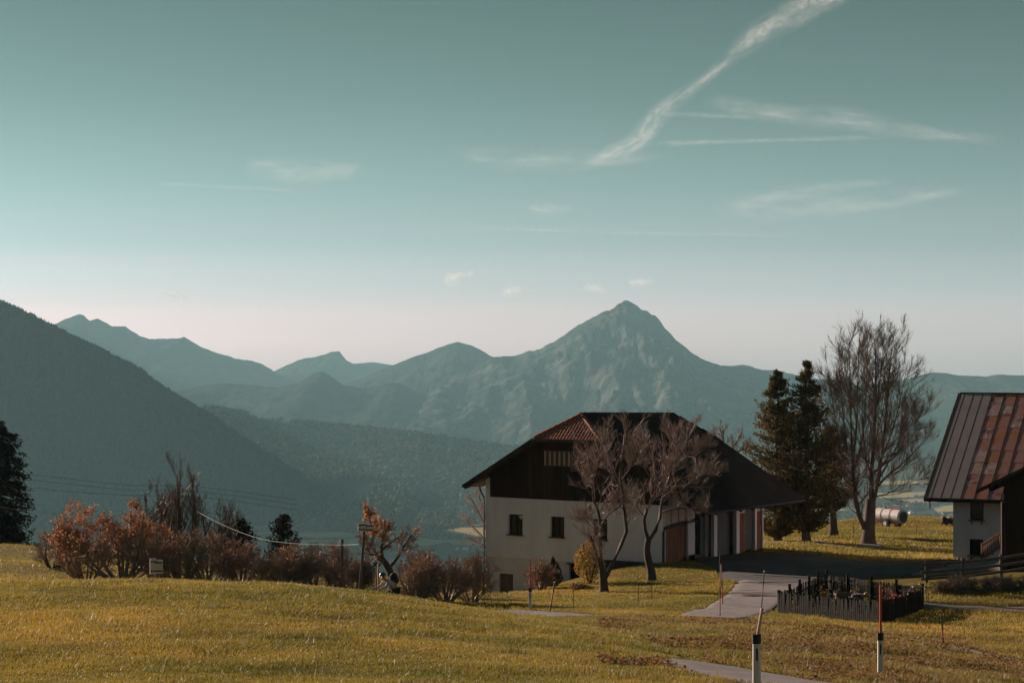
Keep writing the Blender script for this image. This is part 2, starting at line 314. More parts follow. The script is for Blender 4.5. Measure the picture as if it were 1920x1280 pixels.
road('lane', [(560, 84, 1.4), (760, 83, 1.4), (900, 86, 1.4), (994, 88.6, 1.4), (1050, 87, 1.4), (1120, 85.2, 1.4), (1210, 84, 1.4), (1330, 83, 1.5), (1430, 80.5, 1.4), (1480, 79, 1.3), (1560, 76, 1.2), (1665, 73, 0.9), (1780, 69, 0.8), (1910, 65, 0.8), (2050, 62, 0.8)], M_asphalt)
road('road', [(1278, 46.6, .35), (1310, 45.8, 1.0), (1400, 43.6, 1.5), (1500, 41.5, 1.6), (1640, 39.0, 1.7), (1800, 37, 1.8), (2000, 36, 1.8)], M_asphalt, seed=5)
road('driveway', [(1330, 84, 1.3), (1352, 88.5, 1.6), (1388, 95, 1.6), (1424, 103, 1.8), (1458, 110, 2.3), (1488, 115, 3.0)], M_asphalt, lift=0.065, cross=15, seed=9)
road('yard', [(1476, 111.5, 1.6), (1492, 116, 4.0), (1505, 122, 5.0), (1460, 128, 5.0), (1400, 132, 3.6)], M_shadeasphalt, lift=0.085, cross=15, seed=10)  # laid where the house shadow falls, with the shade in its colour
road('farmyard', [(1500, 116, 3.5), (1580, 120, 4.0), (1650, 120, 3.6), (1720, 117.5, 3.0), (1750, 116.8, 2.8)], M_shadeasphalt, lift=0.11, cross=11, seed=12)
road('yard_lane', [(1700, 117.8, 2.4), (1740, 117.0, 2.6), (1800, 116, 2.6), (1870, 115.5, 2.4), (1960, 114.5, 2.4)], M_asphalt, lift=0.09, cross=11, seed=13)
road('field_track', [(1420, 150, 1.2), (1520, 149, 1.2), (1570, 146, 1.2), (1620, 146, 1.0), (1640, 152, 0.8)], M_gravel, lift=0.05, seed=15)
road('garden_path', [(1700, 99, 0.7), (1760, 97, 0.8), (1830, 95.5, 0.9), (1940, 94.5, 1.0)], M_asphalt, seed=19)

def road_mask(x, y, pad=0.1):
    m = np.zeros(len(x), bool)
    for xy, w in ROADS:
        for (a, b), ww in zip(xy, w): m |= (x-a)**2+(y-b)**2 < (ww+pad)**2
    return m

# ------------------------------------------------------------------ the valley and the mountains
VZ = -500.0
M_valley = mat('valley_land', (0.10, 0.082, 0.04), (0.055, 0.05, 0.032), scale=0.004, rough=1, spec=0.0, c3=(0.14, 0.11, 0.05), detail=9)
M_forest_far = mat('forest_slope', (0.020, 0.024, 0.019), (0.011, 0.014, 0.012), scale=0.02, rough=1, spec=0.0, bump=6.0, bscale=0.05, detail=9, c3=(0.032, 0.030, 0.024))
M_mount = mat('wooded_mountain', (0.036, 0.040, 0.034), (0.018, 0.022, 0.020), scale=0.008, rough=1, spec=0.0, bump=25.0, bscale=0.012, detail=10, c3=(0.06, 0.055, 0.046))
M_rock = mat('rocky_mountain', (0.046, 0.046, 0.042), (0.020, 0.023, 0.021), scale=0.022, rough=1, spec=0.0, bump=30.0, bscale=0.03, detail=12, c3=(0.11, 0.106, 0.10))  # pale rock patches, brightened to put sunlit-flank contrast into the colour
vy = np.concatenate([np.linspace(326, 3600, 40), np.linspace(3700, 9000, 90), np.linspace(9200, 21000, 40)])
vx = np.linspace(-1, 1, 120)
VX = vx[None]*(140+vy[:, None]*0.42); VY = np.repeat(vy[:, None], 120, 1)
vprof = np.interp(vy, [326, 700, 3600, 30000], [-66, -150, VZ, VZ])
VZZ = vprof[:, None] + 12*fbm(VX/900, VY/900, 4, 31)*np.clip((VY-400)/2000, 0, 1)
o = mk('valley', np.stack([VX, VY, VZZ], -1).reshape(-1, 3), [grid_faces(len(vy), 120)], M_valley, smooth=True); o['kind'] = 'structure'

def mountain(name, sil, D, L, m, jag=1.0, gul=60.0, seed=0, ncol=640, nrow=90, dslope=0.0, prof=0.8, back=1500, base=VZ-15):
    """sil: skyline (px, py) at distance D; the near face runs L metres towards the valley"""
    sil = np.array(sil, float); px = np.linspace(sil[0, 0], sil[-1, 0], ncol); py = np.interp(px, sil[:, 0], sil[:, 1])
    py = py + jag*(fbm(px/26, px*0, 5, seed)*3.2)
    Dc = D + dslope*(px-960) + 0.02*D*fbm(px/160, px*0+3, 2, seed+3)
    X = (px-960)/F*Dc; Zr = -(py-640)/F*Dc
    t = np.concatenate([np.linspace(-1, -0.1, 6), np.linspace(0, 1, nrow)**1.15]); T = t[:, None]
    Y = Dc[None] - np.where(T > 0, T*L, T*back); XX = np.repeat(X[None], len(t), 0)
    drop = np.where(T > 0, T**prof, np.abs(T)**0.9*0.8); Z = Zr[None] + (base-Zr[None])*drop
    hgtv = np.maximum(Zr[None]-base, 30)/600.0
    rid = 1-np.abs(fbm(XX/(L*0.085)+0.5*T, T*1.6+seed, 6, seed+7, 0.55))*2
    Z = Z + (gul*(rid-0.6) + gul*0.45*fbm(XX/220, Y/220, 6, seed+21, 0.6))*np.clip(np.abs(T)*6, 0, 1)*np.clip((1-T)*4, 0, 1)*np.minimum(hgtv, 1.2)
    o = mk(name, np.stack([XX, Y, Z], -1).reshape(-1, 3), [grid_faces(len(t), ncol)], m, smooth=True); o['kind'] = 'structure'
    return X, Y, Z, t
LM = mountain('wooded_hillside', [(-260,424),(-200,455),(0,566),(60,594),(130,630),(200,662),(260,692),(300,724),(340,748),(400,783),(450,818),(500,851),(550,887),(600,920),(650,953),(690,976),(740,1000),(800,1020)], 6200, 640, M_forest_far, jag=0.5, gul=30, seed=3, dslope=-0.15, prof=1.0, base=VZ-30)
mountain('far_mountain', [(-700,572),(-300,572),(0,600),(60,611),(104,607),(125,597),(148,588),(158,592),(168,602),(182,599),(196,604),(210,612),(235,610),(262,630),(280,634),(330,635),(345,632),(372,648),(400,658),(440,672),(470,674),(490,683),(515,697),(560,714),(620,735),(720,760)], 17500, 4800, M_mount, jag=1.1, gul=110, seed=11)
mountain('table_mountain', [(430,720),(500,703),(520,693),(540,683),(560,675),(590,669),(610,664),(620,659),(636,658),(643,668),(650,676),(662,682),(700,679),(760,688),(900,705),(1100,730)], 19500, 3500, M_mount, jag=0.5, gul=60, seed=17)
mountain('ridge_mountain', [(520,760),(600,735),(640,722),(690,705),(720,690),(760,675),(800,661),(840,645),(858,641),(880,646),(900,655),(920,668),(960,682),(1050,700),(1200,740)], 15200, 4400, M_mount, jag=0.7, gul=90, seed=23)
mountain('rocky_peak', [(640,775),(720,755),(800,727),(880,695),(920,671),(940,669),(970,668),(1000,656),(1040,638),(1080,612),(1120,592),(1150,575),(1160,568),(1172,563),(1184,566),(1195,570),(1203,580),(1215,583),(1228,590),(1238,602),(1245,613),(1270,640),(1300,664),(1325,680),(1360,684),(1400,686),(1450,695),(1500,703),(1560,713),(1640,728),(1800,745),(2100,760)], 13500, 4800, M_rock, jag=1.9, gul=150, seed=29, prof=0.85)
mountain('wooded_ridge', [(1380,780),(1450,760),(1520,745),(1600,726),(1700,709),(1725,703),(1750,699),(1775,700),(1800,704),(1850,705),(1880,702),(1920,703),(2000,708),(2200,720),(2600,700)], 11800, 3600, M_mount, jag=0.6, gul=50, seed=37)
mountain('foothill', [(150,690),(250,706),(330,733),(380,722),(430,718),(480,724),(520,728),(560,716),(590,700),(604,697),(620,703),(645,722),(700,728),(730,716),(748,717),(780,733),(860,748),(940,770),(1040,800),(1150,830)], 12500, 3600, M_mount, jag=0.9, gul=70, seed=43)
MH = mountain('forest_hill', [(250,750),(330,762),(410,771),(450,777),(500,787),(560,796),(640,804),(720,811),(800,821),(880,832),(950,842),(1050,855),(1200,875),(1400,898),(1600,910)], 7600, 1900, M_forest_far, jag=0.4, gul=45, seed=53, nrow=50)

# fields on the valley floor: pale sheets just above it
M_field = mat('stubble_field', (0.46, 0.35, 0.17), (0.38, 0.29, 0.14), scale=0.01, rough=1, spec=0.0)
M_field2 = mat('ploughed_field', (0.44, 0.28, 0.22), (0.36, 0.23, 0.18), scale=0.01, rough=1, spec=0.0)
FIELDS = [([(540,1001),(620,1000),(700,1006),(705,1011),(600,1012),(545,1009)],0), ([(560,1016),(700,1014),(780,1022),(640,1028),(560,1026)],0), ([(700,1010),(760,1008),(850,1020),(800,1028),(710,1024)],0),
  ([(822,981),(905,979),(960,983),(960,989),(868,989)],1), ([(826,1000),(860,993),(960,992),(960,1010),(850,1009)],0), ([(835,1016),(960,1012),(960,1024),(850,1026)],0), ([(745,940),(790,938),(800,942),(750,944)],0), ([(905,967),(960,964),(960,971),(915,973)],0),
  ([(1490,930),(1560,926),(1570,936),(1500,940)],0), ([(1640,927),(1760,921),(1800,930),(1650,936)],0), ([(1690,937),(1790,934),(1800,941),(1700,945)],1), ([(1745,952),(1800,948),(1860,956),(1760,962)],0), ([(1500,952),(1560,950),(1590,957),(1510,960)],0), ([(1640,905),(1720,900),(1760,905),(1650,911)],0), ([(480,1000),(530,996),(545,1004),(490,1008)],0)]
def floor_pt(px, py, dz=0): d = -VZ*F/(py-640.0); return np.array([(px-960)/F*d, d, VZ+dz])
def vh(x, y):
    return np.interp(y, [326, 700, 3600, 30000], [-66, -150, VZ, VZ]) + 12*fbm(np.asarray(x)/900, np.asarray(y)/900, 4, 31)
FXY = []
for k, (poly, kind) in enumerate(FIELDS):
    P = np.array([floor_pt(*p)[:2] for p in poly]); FXY.append(P); c = P.mean(0); V = [(*c, float(vh(*c))+5)]; n = len(P)*6; ring = []
    for i in range(len(P)):
        for t in range(6): ring.append(P[i]+(P[(i+1) % len(P)]-P[i])*t/6)
    ring = np.array(ring); R2 = (ring+c)/2
    V = np.concatenate([[[*c, 0]], np.c_[R2, np.zeros(n)], np.c_[ring, np.zeros(n)]]); V[:, 2] = vh(V[:, 0], V[:, 1]) + 4
    i = np.arange(n); j = (i+1) % n
    o = mk('field', V, [np.stack([i*0, 1+i, 1+j], 1), np.stack([1+i, 1+n+i, 1+n+j, 1+j], 1)], [M_field, M_field2][kind]); o['kind'] = 'structure'
def in_fields(x, y, grow=1.0):
    m = np.zeros(len(x), bool)
    for P in FXY:
        c = P.mean(0); Q = c+(P-c)*grow; ins = np.zeros(len(x), bool); n = len(Q)
        for a in range(n):
            (x1, y1), (x2, y2) = Q[a], Q[(a+1) % n]
            with np.errstate(divide='ignore', invalid='ignore'): cr = ((y1 > y) != (y2 > y)) & (x < (x2-x1)*(y-y1)/(y2-y1+1e-12)+x1)
            ins ^= cr
        m |= ins
    return m
# far forests: conical and rounded crowns, thousands, one mesh per wood
M_ftree = mat('far_tree_crown', (0.036, 0.042, 0.031), (0.024, 0.029, 0.022), scale=0.01, rough=1, spec=0, tint=[(0, (0.6, 0.75, 0.65)), (0.55, (1, 1, 0.9)), (0.62, (2.6, 2.1, 1.9)), (0.9, (4.6, 3.3, 2.9)), (1, (11, 5.5, 3.4))])
def crowns(name, C, h, round_frac, seed, label=None, m=None):
    r = np.random.default_rng(seed); n = len(C); H = h*r.uniform(0.6, 1.25, n); rd = r.random(n) < round_frac; k = 6
    an = np.arange(k)*2*math.pi/k + r.uniform(0, 6, (n, 1)); Rb = np.where(rd, H*0.42, H*0.24)[:, None]*r.uniform(0.75, 1.25, (n, k)); Rm = np.where(rd, H*0.36, H*0.13)[:, None]*r.uniform(0.7, 1.3, (n, k))
    z0 = np.where(rd, 0.3, 0.05)*H; z1 = np.where(rd, 0.75, 0.5)*H
    low = np.stack([C[:, 0:1]+Rb*np.cos(an), C[:, 1:2]+Rb*np.sin(an), np.repeat((C[:, 2]+z0)[:, None], k, 1)], -1)
    mid = np.stack([C[:, 0:1]+Rm*np.cos(an), C[:, 1:2]+Rm*np.sin(an), np.repeat((C[:, 2]+z1)[:, None], k, 1)], -1)
    top = C + np.stack([0*H, 0*H, H], 1)
    V = np.concatenate([low, mid, top[:, None]], 1).reshape(-1, 3); b = (np.arange(n)*(2*k+1))[:, None]; j = np.arange(k)[None]; j2 = (j+1) % k
    Q = np.stack([b+j, b+j2, b+k+j2, b+k+j], -1).reshape(-1, 4); T = np.stack([b+k+j, b+k+j2, b+2*k+0*j], -1).reshape(-1, 3)
    cl = np.clip(fbm(C[:, 0]/260, C[:, 1]/260, 3, seed)*0.8+0.5, 0, 1); t = np.where(rd, 0.6+0.4*np.clip(r.random(n)*0.75+0.35*cl-0.12, 0, 1), 0.58*r.random(n))
    o = mk(name, V, [Q, T], m or M_ftree, tint=np.concatenate([np.repeat(t, k), np.repeat(t, k)])); o['kind'] = 'stuff'
    return o
M_ftd = mat('dark_far_crown', (0.026, 0.031, 0.024), (0.018, 0.022, 0.018), scale=0.01, rough=1, spec=0)
def on_mountain(MM, n, r, tmin, tmax, pmin=None, pmax=None):
    X, Y, Z, t = MM; ci = r.uniform(0, len(X)-1.01, n)
    if pmin is not None:
        pxs = np.array(X)/np.array(Y[6])*F+960; lo, hi = np.searchsorted(pxs, [pmin, pmax]); ci = r.uniform(lo, max(lo+2, hi-1.01), n)
    ti = np.interp(r.uniform(tmin, tmax, n), t, np.arange(len(t))); i = ci.astype(int); j = np.minimum(ti.astype(int), len(t)-2); u = ci-i; v = ti-j
    def bl(A): return (A[j, i]*(1-u)+A[j, i+1]*u)*(1-v)+(A[j+1, i]*(1-u)+A[j+1, i+1]*u)*v
    XX = np.repeat(np.array(X)[None], len(t), 0); return np.stack([bl(XX), bl(Y), bl(Z)], 1)
r_ = np.random.default_rng(5)
crowns('hillside_forest', np.concatenate([on_mountain(LM, 3200, r_, -0.02, 0.02, -60, 720), on_mountain(LM, 26000, r_, 0.02, 0.97, -60, 760)]), 12, 0.03, 61, m=M_ftd)
C = on_mountain(MH, 24000, r_, -0.03, 0.98, 380, 1000); k_ = fbm(C[:, 0]/240, C[:, 1]/240, 4, 71) + 0.28 > 0
crowns('hill_forest', C[k_], 21, 0.5, 62)
n_ = 60000; px_ = r_.uniform(430, 1960, n_); py_ = 895+r_.random(n_)**0.8*140; d_ = -VZ*F/(py_-640); x_ = (px_-960)/F*d_; k_ = (fbm(x_/170, d_/170, 4, 77) > 0.02) & ~in_fields(x_, d_, 1.06) & ((px_ < 1000) | (px_ > 1470))
crowns('valley_woods', np.stack([x_, d_, vh(x_, d_)], 1)[k_][:17000], 12, 0.65, 63)
# ------------------------------------------------------------------ farmhouse
HN = np.array([9.06, 128.0]); HU = np.array([-0.8255, 0.5644]); HV = np.array([0.5644, 0.8255])
def H(u, v, z): p = HN + u*HU + v*HV; return np.array([p[0], p[1], z])
UU = np.array([*HU, 0]); VV = np.array([*HV, 0]); ZZ = np.array([0, 0, 1.0])
fh = thing('farmhouse', 'large white farmhouse with dark boarded gable and half-hipped tiled roof', 'farmhouse', H(6.5, 6, -14))
def wall_holes(mb, P, a0, a1, z0, z1, holes, depth):
    """front wall quads around rectangular holes with reveals; P(a, w, z) maps to world, w = depth into the wall"""
    A = sorted({a0, a1, *[h[0] for h in holes], *[h[1] for h in holes]}); Zs = sorted({z0, z1, *[h[2] for h in holes], *[h[3] for h in holes]})
    for i in range(len(A)-1):
        for j in range(len(Zs)-1):
            ca, cz = (A[i]+A[i+1])/2, (Zs[j]+Zs[j+1])/2
            if any(h[0] < ca < h[1] and h[2] < cz < h[3] for h in holes): continue
            mb.add([P(A[i], 0, Zs[j]), P(A[i+1], 0, Zs[j]), P(A[i+1], 0, Zs[j+1]), P(A[i], 0, Zs[j+1])], [(0, 1, 2, 3)])
    for h in holes:
        c = [(h[0], h[2]), (h[1], h[2]), (h[1], h[3]), (h[0], h[3])]
        for k in range(4):
            (a, z), (b, y) = c[k], c[(k+1) % 4]; mb.add([P(a, 0, z), P(b, 0, y), P(b, depth, y), P(a, depth, z)], [(0, 1, 2, 3)])
ZW, ZP = -9.82, -13.60                                      # underside of the boarding, top of the plinth
WIN = [(10.17, 11.26, -12.12, -10.85), (7.06, 8.08, -12.12, -10.85), (3.93, 4.95, -12.12, -10.85)]
mb = MB(); PG = lambda a, w, z: H(a, w, z)
wall_holes(mb, PG, 0, 13, ZP, ZW, WIN, 0.28)
mb.add([H(0, 0, ZP), H(13, 0, ZP), H(13, .07, ZP), H(0, .07, ZP)], [(0, 1, 2, 3)])
mb.add([H(13, 0, ZP), H(13, 12.9, ZP), H(13, 12.9, -8.9), H(13, 0, -8.75)], [(0, 1, 2, 3)])
mb.hexa([H(12.62, 0.0, ZW), H(13, 0.0, ZW), H(13, 0.4, ZW), H(12.62, 0.4, ZW), H(12.62, 0.0, -8.55), H(13, 0.0, -8.75), H(13, 0.4, -8.75), H(12.62, 0.4, -8.55)])
mb.add([H(0, 12.9, -15), H(13, 12.9, -15), H(13, 12.9, -8.8), H(6.25, 12.9, -5.2), H(0, 12.9, -8.6)], [(0, 1, 2, 3, 4)])
mb.build('wall', M_white, fh)
mb = MB(); PL = lambda a, w, z: H(a, 0.07+w, z)
DOOR = (10.94, 12.0, -16.75, -14.63); HATCH = (5.96, 6.74, -14.75, -13.72)
wall_holes(mb, PL, 0, 13, -18, ZP-0.001, [DOOR, HATCH], 0.22)
mb.add([H(13, .07, -18), H(13, 12.9, -18), H(13, 12.9, ZP), H(13, .07, ZP)], [(0, 1, 2, 3)])
mb.build('plinth', M_plinth, fh)
mb = MB().box(H(1.9, -0.16, -13.85), UU*2.1, VV*0.16, ZZ*0.55); mb.build('kerb_stone', M_black, fh)
dr = MB().box(H(11.47, .27, -15.7), UU*.53, VV*.03, ZZ*1.06).build('cellar_door', M_gwood, fh)
for k in range(4): MB().box(H(11.08+k*.26, .225, -15.7), UU*.125, VV*.015, ZZ*1.04).build('plank', M_gwood, dr)
MB().box(H(11.02, .19, -15.75), UU*.03, VV*.03, ZZ*.08).build('handle', M_darkmetal, dr)
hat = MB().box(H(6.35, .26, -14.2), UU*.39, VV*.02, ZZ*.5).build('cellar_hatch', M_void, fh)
MB().box(H(6.35, -.05, -13.70), UU*.46, VV*.11, ZZ*.03).build('lintel', M_fence, hat)
for i, (a, b, z0, z1) in enumerate(WIN):
    c = (a+b)/2; zc = (z0+z1)/2
    w = MB(); fw = .07
    for (x0, x1, y0, y1) in [(a, b, z0, z0+fw), (a, b, z1-fw, z1), (a, a+fw, z0+fw, z1-fw), (b-fw, b, z0+fw, z1-fw), (c-.03, c+.03, z0+fw, z1-fw)]:
        w.box(H((x0+x1)/2, .20, (y0+y1)/2), UU*(x1-x0)/2, VV*.03, ZZ*(y1-y0)/2)
    wo_ = w.build('window', M_dwood, fh)
    for s in (-1, 1): MB().box(H(c+s*(b-a)/4, .215, zc), UU*((b-a)/4-.04), VV*.008, ZZ*((z1-z0)/2-.06)).build('pane', M_glass, wo_)
    MB().box(H(c, -.02, z0-.03), UU*((b-a)/2+.08), VV*.16, ZZ*.03).build('sill', M_gwood, wo_)
    if i == 0: MB().prism([H(a+.16, .19, z1-.08), H(a+.46, .19, z1-.10), H(a+.18, .19, z1-.34)], VV*.01).build('pane_glint', M_white, wo_)  # small white sheet painted as light reflected in the glass
# roof: two slopes and two half hips
RS = 0.566
def zr(u): return -4.56 - RS*abs(u-6.25)
R0, R1 = H(6.25, .68, -4.52), H(6.25, 12.3, -4.86)
HL0, HR0, HL1, HR1 = H(8.69, -1, -5.99), H(3.82, -1, -5.97), H(8.69, 13.25, -6.15), H(3.82, 13.25, -6.2)
EL0, EL1, ER0, ER1 = H(13.97, -1, -9.05), H(13.97, 12.6, -9.15), H(-3.3, -1, -10.0), H(-3.3, 12.2, -10.02)
th_ = np.array([0, 0, -0.20])
def slab(poly, name, m): return MB().prism(poly, th_).build(name, m, fh)
s_l = slab([R0, R1, HL1, EL1, EL0, HL0], 'roof_slope', M_tile_shade); s_r = slab([R0, HR0, ER0, ER1, HR1, R1], 'roof_slope', M_tile_shade)
s_h = slab([R0, HL0, HR0], 'half_hip', M_tile_shade); s_f = slab([R1, HR1, HL1], 'half_hip', M_tile_shade)
def tile_plane(poly, across, down, nrm_, col, row, m, name, parent, rad=None, lift=0.012):
    """rows of curved pantiles over a roof polygon, joined into one part"""
    poly = [np.asarray(p, float) for p in poly]; o = poly[0]; A = np.array([[(p-o) @ across, (p-o) @ down] for p in poly])
    lo, hi = A.min(0), A.max(0); rad = rad or col*.46; xs = np.arange(lo[0]+col/2, hi[0], col); ys = np.arange(lo[1]+row*.3, hi[1]+row*.4, row)
    gx, gy = [a.ravel() for a in np.meshgrid(xs, ys)]; ins = np.zeros(len(gx), bool)
    for i in range(len(A)):
        (x1, y1), (x2, y2) = A[i], A[(i+1) % len(A)]
        with np.errstate(divide='ignore', invalid='ignore'): ins ^= ((y1 > gy) != (y2 > gy)) & (gx < (x2-x1)*(gy-y1)/(y2-y1+1e-12)+x1)
    gx, gy = gx[ins], gy[ins]; n = len(gx); k = 5; an = np.linspace(0, math.pi, k)
    jx = RNG.normal(0, .006, n)
    def ring(dy, lf): 
        return o + (gx+jx)[:, None, None]*across + (np.cos(an)*rad)[None, :, None]*across + (gy+dy)[:, None, None]*down + (np.sin(an)*rad*.85+lf)[None, :, None]*nrm_
    V = np.concatenate([ring(-row*.52, lift-.008), ring(row*.52, lift+.006)], 1).reshape(-1, 3); b = (np.arange(n)*2*k)[:, None]; j = np.arange(k-1)[None]
    Q = np.stack([b+j, b+j+1, b+k+j+1, b+k+j], -1).reshape(-1, 4); E = np.stack([b[:, 0]+k+i for i in range(k)], 1)
    o2 = mk(name, V, [Q, E], m, parent, smooth=False); o2['kind'] = 'stuff'; return o2
def plane_axes(p_ridge_a, p_ridge_b, p_low):
    ac = nrm(p_ridge_b-p_ridge_a); dn = p_low-p_ridge_a; dn = nrm(dn-ac*(dn @ ac)); nn_ = np.cross(ac, dn); nn_ = nn_ if nn_[2] > 0 else -nn_; return ac, dn, nn_
ac, dn, nn_ = plane_axes(HL0, HR0, R0); dn = -dn if dn[2] > 0 else dn
tile_plane([R0, HL0, HR0], ac, dn, nn_, .235, .34, M_tile, 'tile_field', s_h, rad=.085)
ac, dn, nn_ = plane_axes(R0, R1, ER0)
tile_plane([R0, HR0, ER0, ER1, HR1, R1], ac, dn, nn_, .30, .40, M_tile_shade, 'tile_field', s_r)
def caps(a, b, step, r, m, parent):
    L = np.linalg.norm(b-a); n = int(L/step); d = (b-a)/L
    for i in range(n):
        p = a+d*(i*step); q = a+d*((i+1.12)*step)
        MB().tube([p+ZZ*.01, q+ZZ*.035], [r*.86, r], 8).build('ridge_tile', m, parent)
caps(HR0, R0, .40, .13, M_tile, s_h); caps(HL0, R0, .40, .13, M_tile, s_h); caps(R0, R1, .42, .13, M_tile_shade, s_r)
MB().bar(HL0+[-.1, -.1, -.13], HR0+[.25, -.15, -.13], .12, .12).build('hip_gutter', M_darkmetal, s_h)
# barge boards, eave gutters, rafters
bb = M_dwood
for a, b in [(EL0, HL0), (HR0, ER0)]: MB().bar(a+th_*.7, b+th_*.7, .07, .34).build('barge_board', bb, fh)
g1 = MB().tube([EL0+[-.08, .0, -.10], EL1+[-.08, 0, -.10]], .085, 8).build('gutter', M_darkmetal, fh)
MB().tube([ER0+[.08, 0, -.12], ER1+[.08, 0, -.12]], .06, 8).build('gutter', M_darkmetal, fh)
dp = MB().tube([H(13.55, .1, -9.12), H(13.5, .1, -9.4), H(13.1, -.02, -9.95), H(13.08, -.06, -10.2), H(13.08, -.06, -17.2)], .055, 8).build('downpipe', M_darkmetal, fh)
for z in (-11, -13, -15): MB().tube([H(13.08, -.06, z), H(13.08, -.06, z+.06)], .075, 8).build('bracket', M_darkmetal, dp)
MB().tube([H(-.12, 3.9, -10.95), H(-.12, .0, -11.2), H(-.1, -.12, -11.4), H(-.1, -.12, -13.3)], .085, 8).build('downpipe', M_darkmetal, fh)
for k in range(9):
    v = -.7+k*1.6; MB().bar(H(13.9, v, zr(13.9)-.33), H(12.4, v, zr(12.4)-.33), .12, .16).build('rafter', M_bwood if k < 3 else M_dwood, fh)  # near rafters take the browner wood, painting them as sunlit
for k in range(9):
    v = -.7+k*1.55; MB().bar(H(-3.2, v, zr(-3.2)-.36), H(.3, v, zr(.3)-.36), .12, .16).build('rafter', M_dwood, fh)
# gable boarding, one mesh per board
bw_ = .36; LV = (6.39, 8.56, -7.68, -6.80)
for k in range(36):
    a, b = -.32+k*bw_, -.32+(k+1)*bw_-.02
    if b > 12.62: b = 12.62
    pr = -.05-.012*(k % 2)
    def top(u): return min(zr(u)-.24, -6.2)
    for lo, hi in ([(ZW, None)] if not (b > LV[0]+.05 and a < LV[1]-.05) else [(ZW, LV[2]-.04), (LV[3]+.04, None)]):
        t0, t1 = (top(a), top(b)) if hi is None else (hi, hi)
        pts = [(a, lo), (b, lo), (b, t1), (a, t0)]
        MB().prism([H(u, pr, z) for u, z in pts], VV*.04).build('board', M_dwood, fh)
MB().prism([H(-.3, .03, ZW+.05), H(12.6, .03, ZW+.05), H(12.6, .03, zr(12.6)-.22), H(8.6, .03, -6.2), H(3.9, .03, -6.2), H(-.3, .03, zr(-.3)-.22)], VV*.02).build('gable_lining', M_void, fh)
lw = MB().box(H(7.475, -.01, -7.24), UU*1.08, VV*.015, ZZ*.44).build('loft_opening', M_gwood, fh)
for k in range(12): MB().box(H(6.5+k*.177, -.045, -7.24), UU*.05, VV*.018, ZZ*.44).build('slat', M_pane if k % 2 else M_gwood, lw)
for z in (-7.70, -6.78): MB().box(H(7.475, -.06, z), UU*1.14, VV*.035, ZZ*.03).build('frame', M_gwood, lw)
# two roof windows on the near slope
acr, dnr, nnr = plane_axes(R0, R1, ER0)
def hit(px, py, p0, n):
    d = np.array([(px-960)/F, 1, -(py-640)/F]); return d*((p0 @ n)/(d @ n))
for (px, py) in [(1197, 812), (1272, 811)]:
    c = hit(px, py, R0, nnr)+nnr*.13
    rw = MB().box(c, acr*.27, dnr*.42, nnr*.07).build('roof_window', M_metal, fh); MB().box(c+nnr*.078, acr*.21, dnr*.36, nnr*.006).build('pane', mat('roof_glass', (.25, .36, .34), (.22, .32, .3), rough=.05, spec=1.0, metal=0.6), rw)
# entrance front under the deep eave
M_shadewall = mat('shaded_recess_render', (.13, .135, .14), (.10, .105, .11), scale=1, rough=.95)  # grey puts the deep eave shade into the recess wall colour
PF = lambda a, w, z: H(w, a, z)
ZB = -13.75; ZT = -9.3
mb = MB(); wall_holes(mb, PF, 0, 12.9, -14.2, ZT, [(.31, 3.02, ZB, -10.15), (3.88, 5.56, ZB, -10.05), (5.56, 6.31, ZB, -10.05), (6.72, 9.24, ZB, -9.9), (9.66, 11.76, ZB, -9.85), (11.98, 12.78, ZB, -9.8)], .25)
mb.build('wall', M_white, fh)
bd = MB().box(H(.2, 1.665, -11.75), VV*1.35, UU*.03, ZZ*1.6).build('barn_door', M_dwood, fh)
for k in range(12):
    MB().box(H(.15-.012*(k % 2), .42+k*.2264, -12.45), VV*.105, UU*.025, ZZ*1.25).build('plank', M_bwood, bd)
for k in range(3): MB().box(H(.15, .31+.45+k*.903, -10.66), VV*.40, UU*.012, ZZ*.46).build('pane', M_pane, bd)
MB().box(H(.12, 1.665, -11.17), VV*1.35, UU*.05, ZZ*.05).build('rail', M_dwood, bd)
MB().box(H(1.6, 4.72, -11.7), VV*.84, UU*.03, ZZ*1.7).build('passage', M_void, fh)  # near-black sheet paints the darkness inside the opening
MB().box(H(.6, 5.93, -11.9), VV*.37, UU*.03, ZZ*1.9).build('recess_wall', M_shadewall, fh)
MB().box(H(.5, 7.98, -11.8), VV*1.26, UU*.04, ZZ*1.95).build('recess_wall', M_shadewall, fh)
for c, w_, paned in [(10.17, .49, 1), (12.38, .38, 1)]:
    hd = MB().box(H(.2, c, -11.6), VV*w_, UU*.03, ZZ*1.78).build('house_door', M_dwood, fh)
    n = 5
    for k in range(n): MB().box(H(.15, c-w_+w_/n+k*2*w_/n, -12.35), VV*(w_/n-.01), UU*.02, ZZ*1.3).build('plank', M_bwood, hd)
    MB().box(H(.15, c, -10.45), VV*(w_-.03), UU*.015, ZZ*.55).build('pane', M_pane, hd)
    MB().box(H(.10, c+w_*.6, -12.2), VV*.05, UU*.04, ZZ*.03).build('handle', M_metal, hd)
MB().box(H(.22, 11.22, -11.6), VV*.52, UU*.03, ZZ*1.78).build('grey_panel', mat('slate_panel', (.09, .10, .10), (.07, .08, .08), scale=2, rough=.7), fh)
for k in range(3): MB().box(H(-.32-.25*(2-k)*.6, 3.5, -13.55+k*.2), VV*(.75-.12*k), UU*(.45-.14*k), ZZ*.11).build('doorstep', M_black, fh)

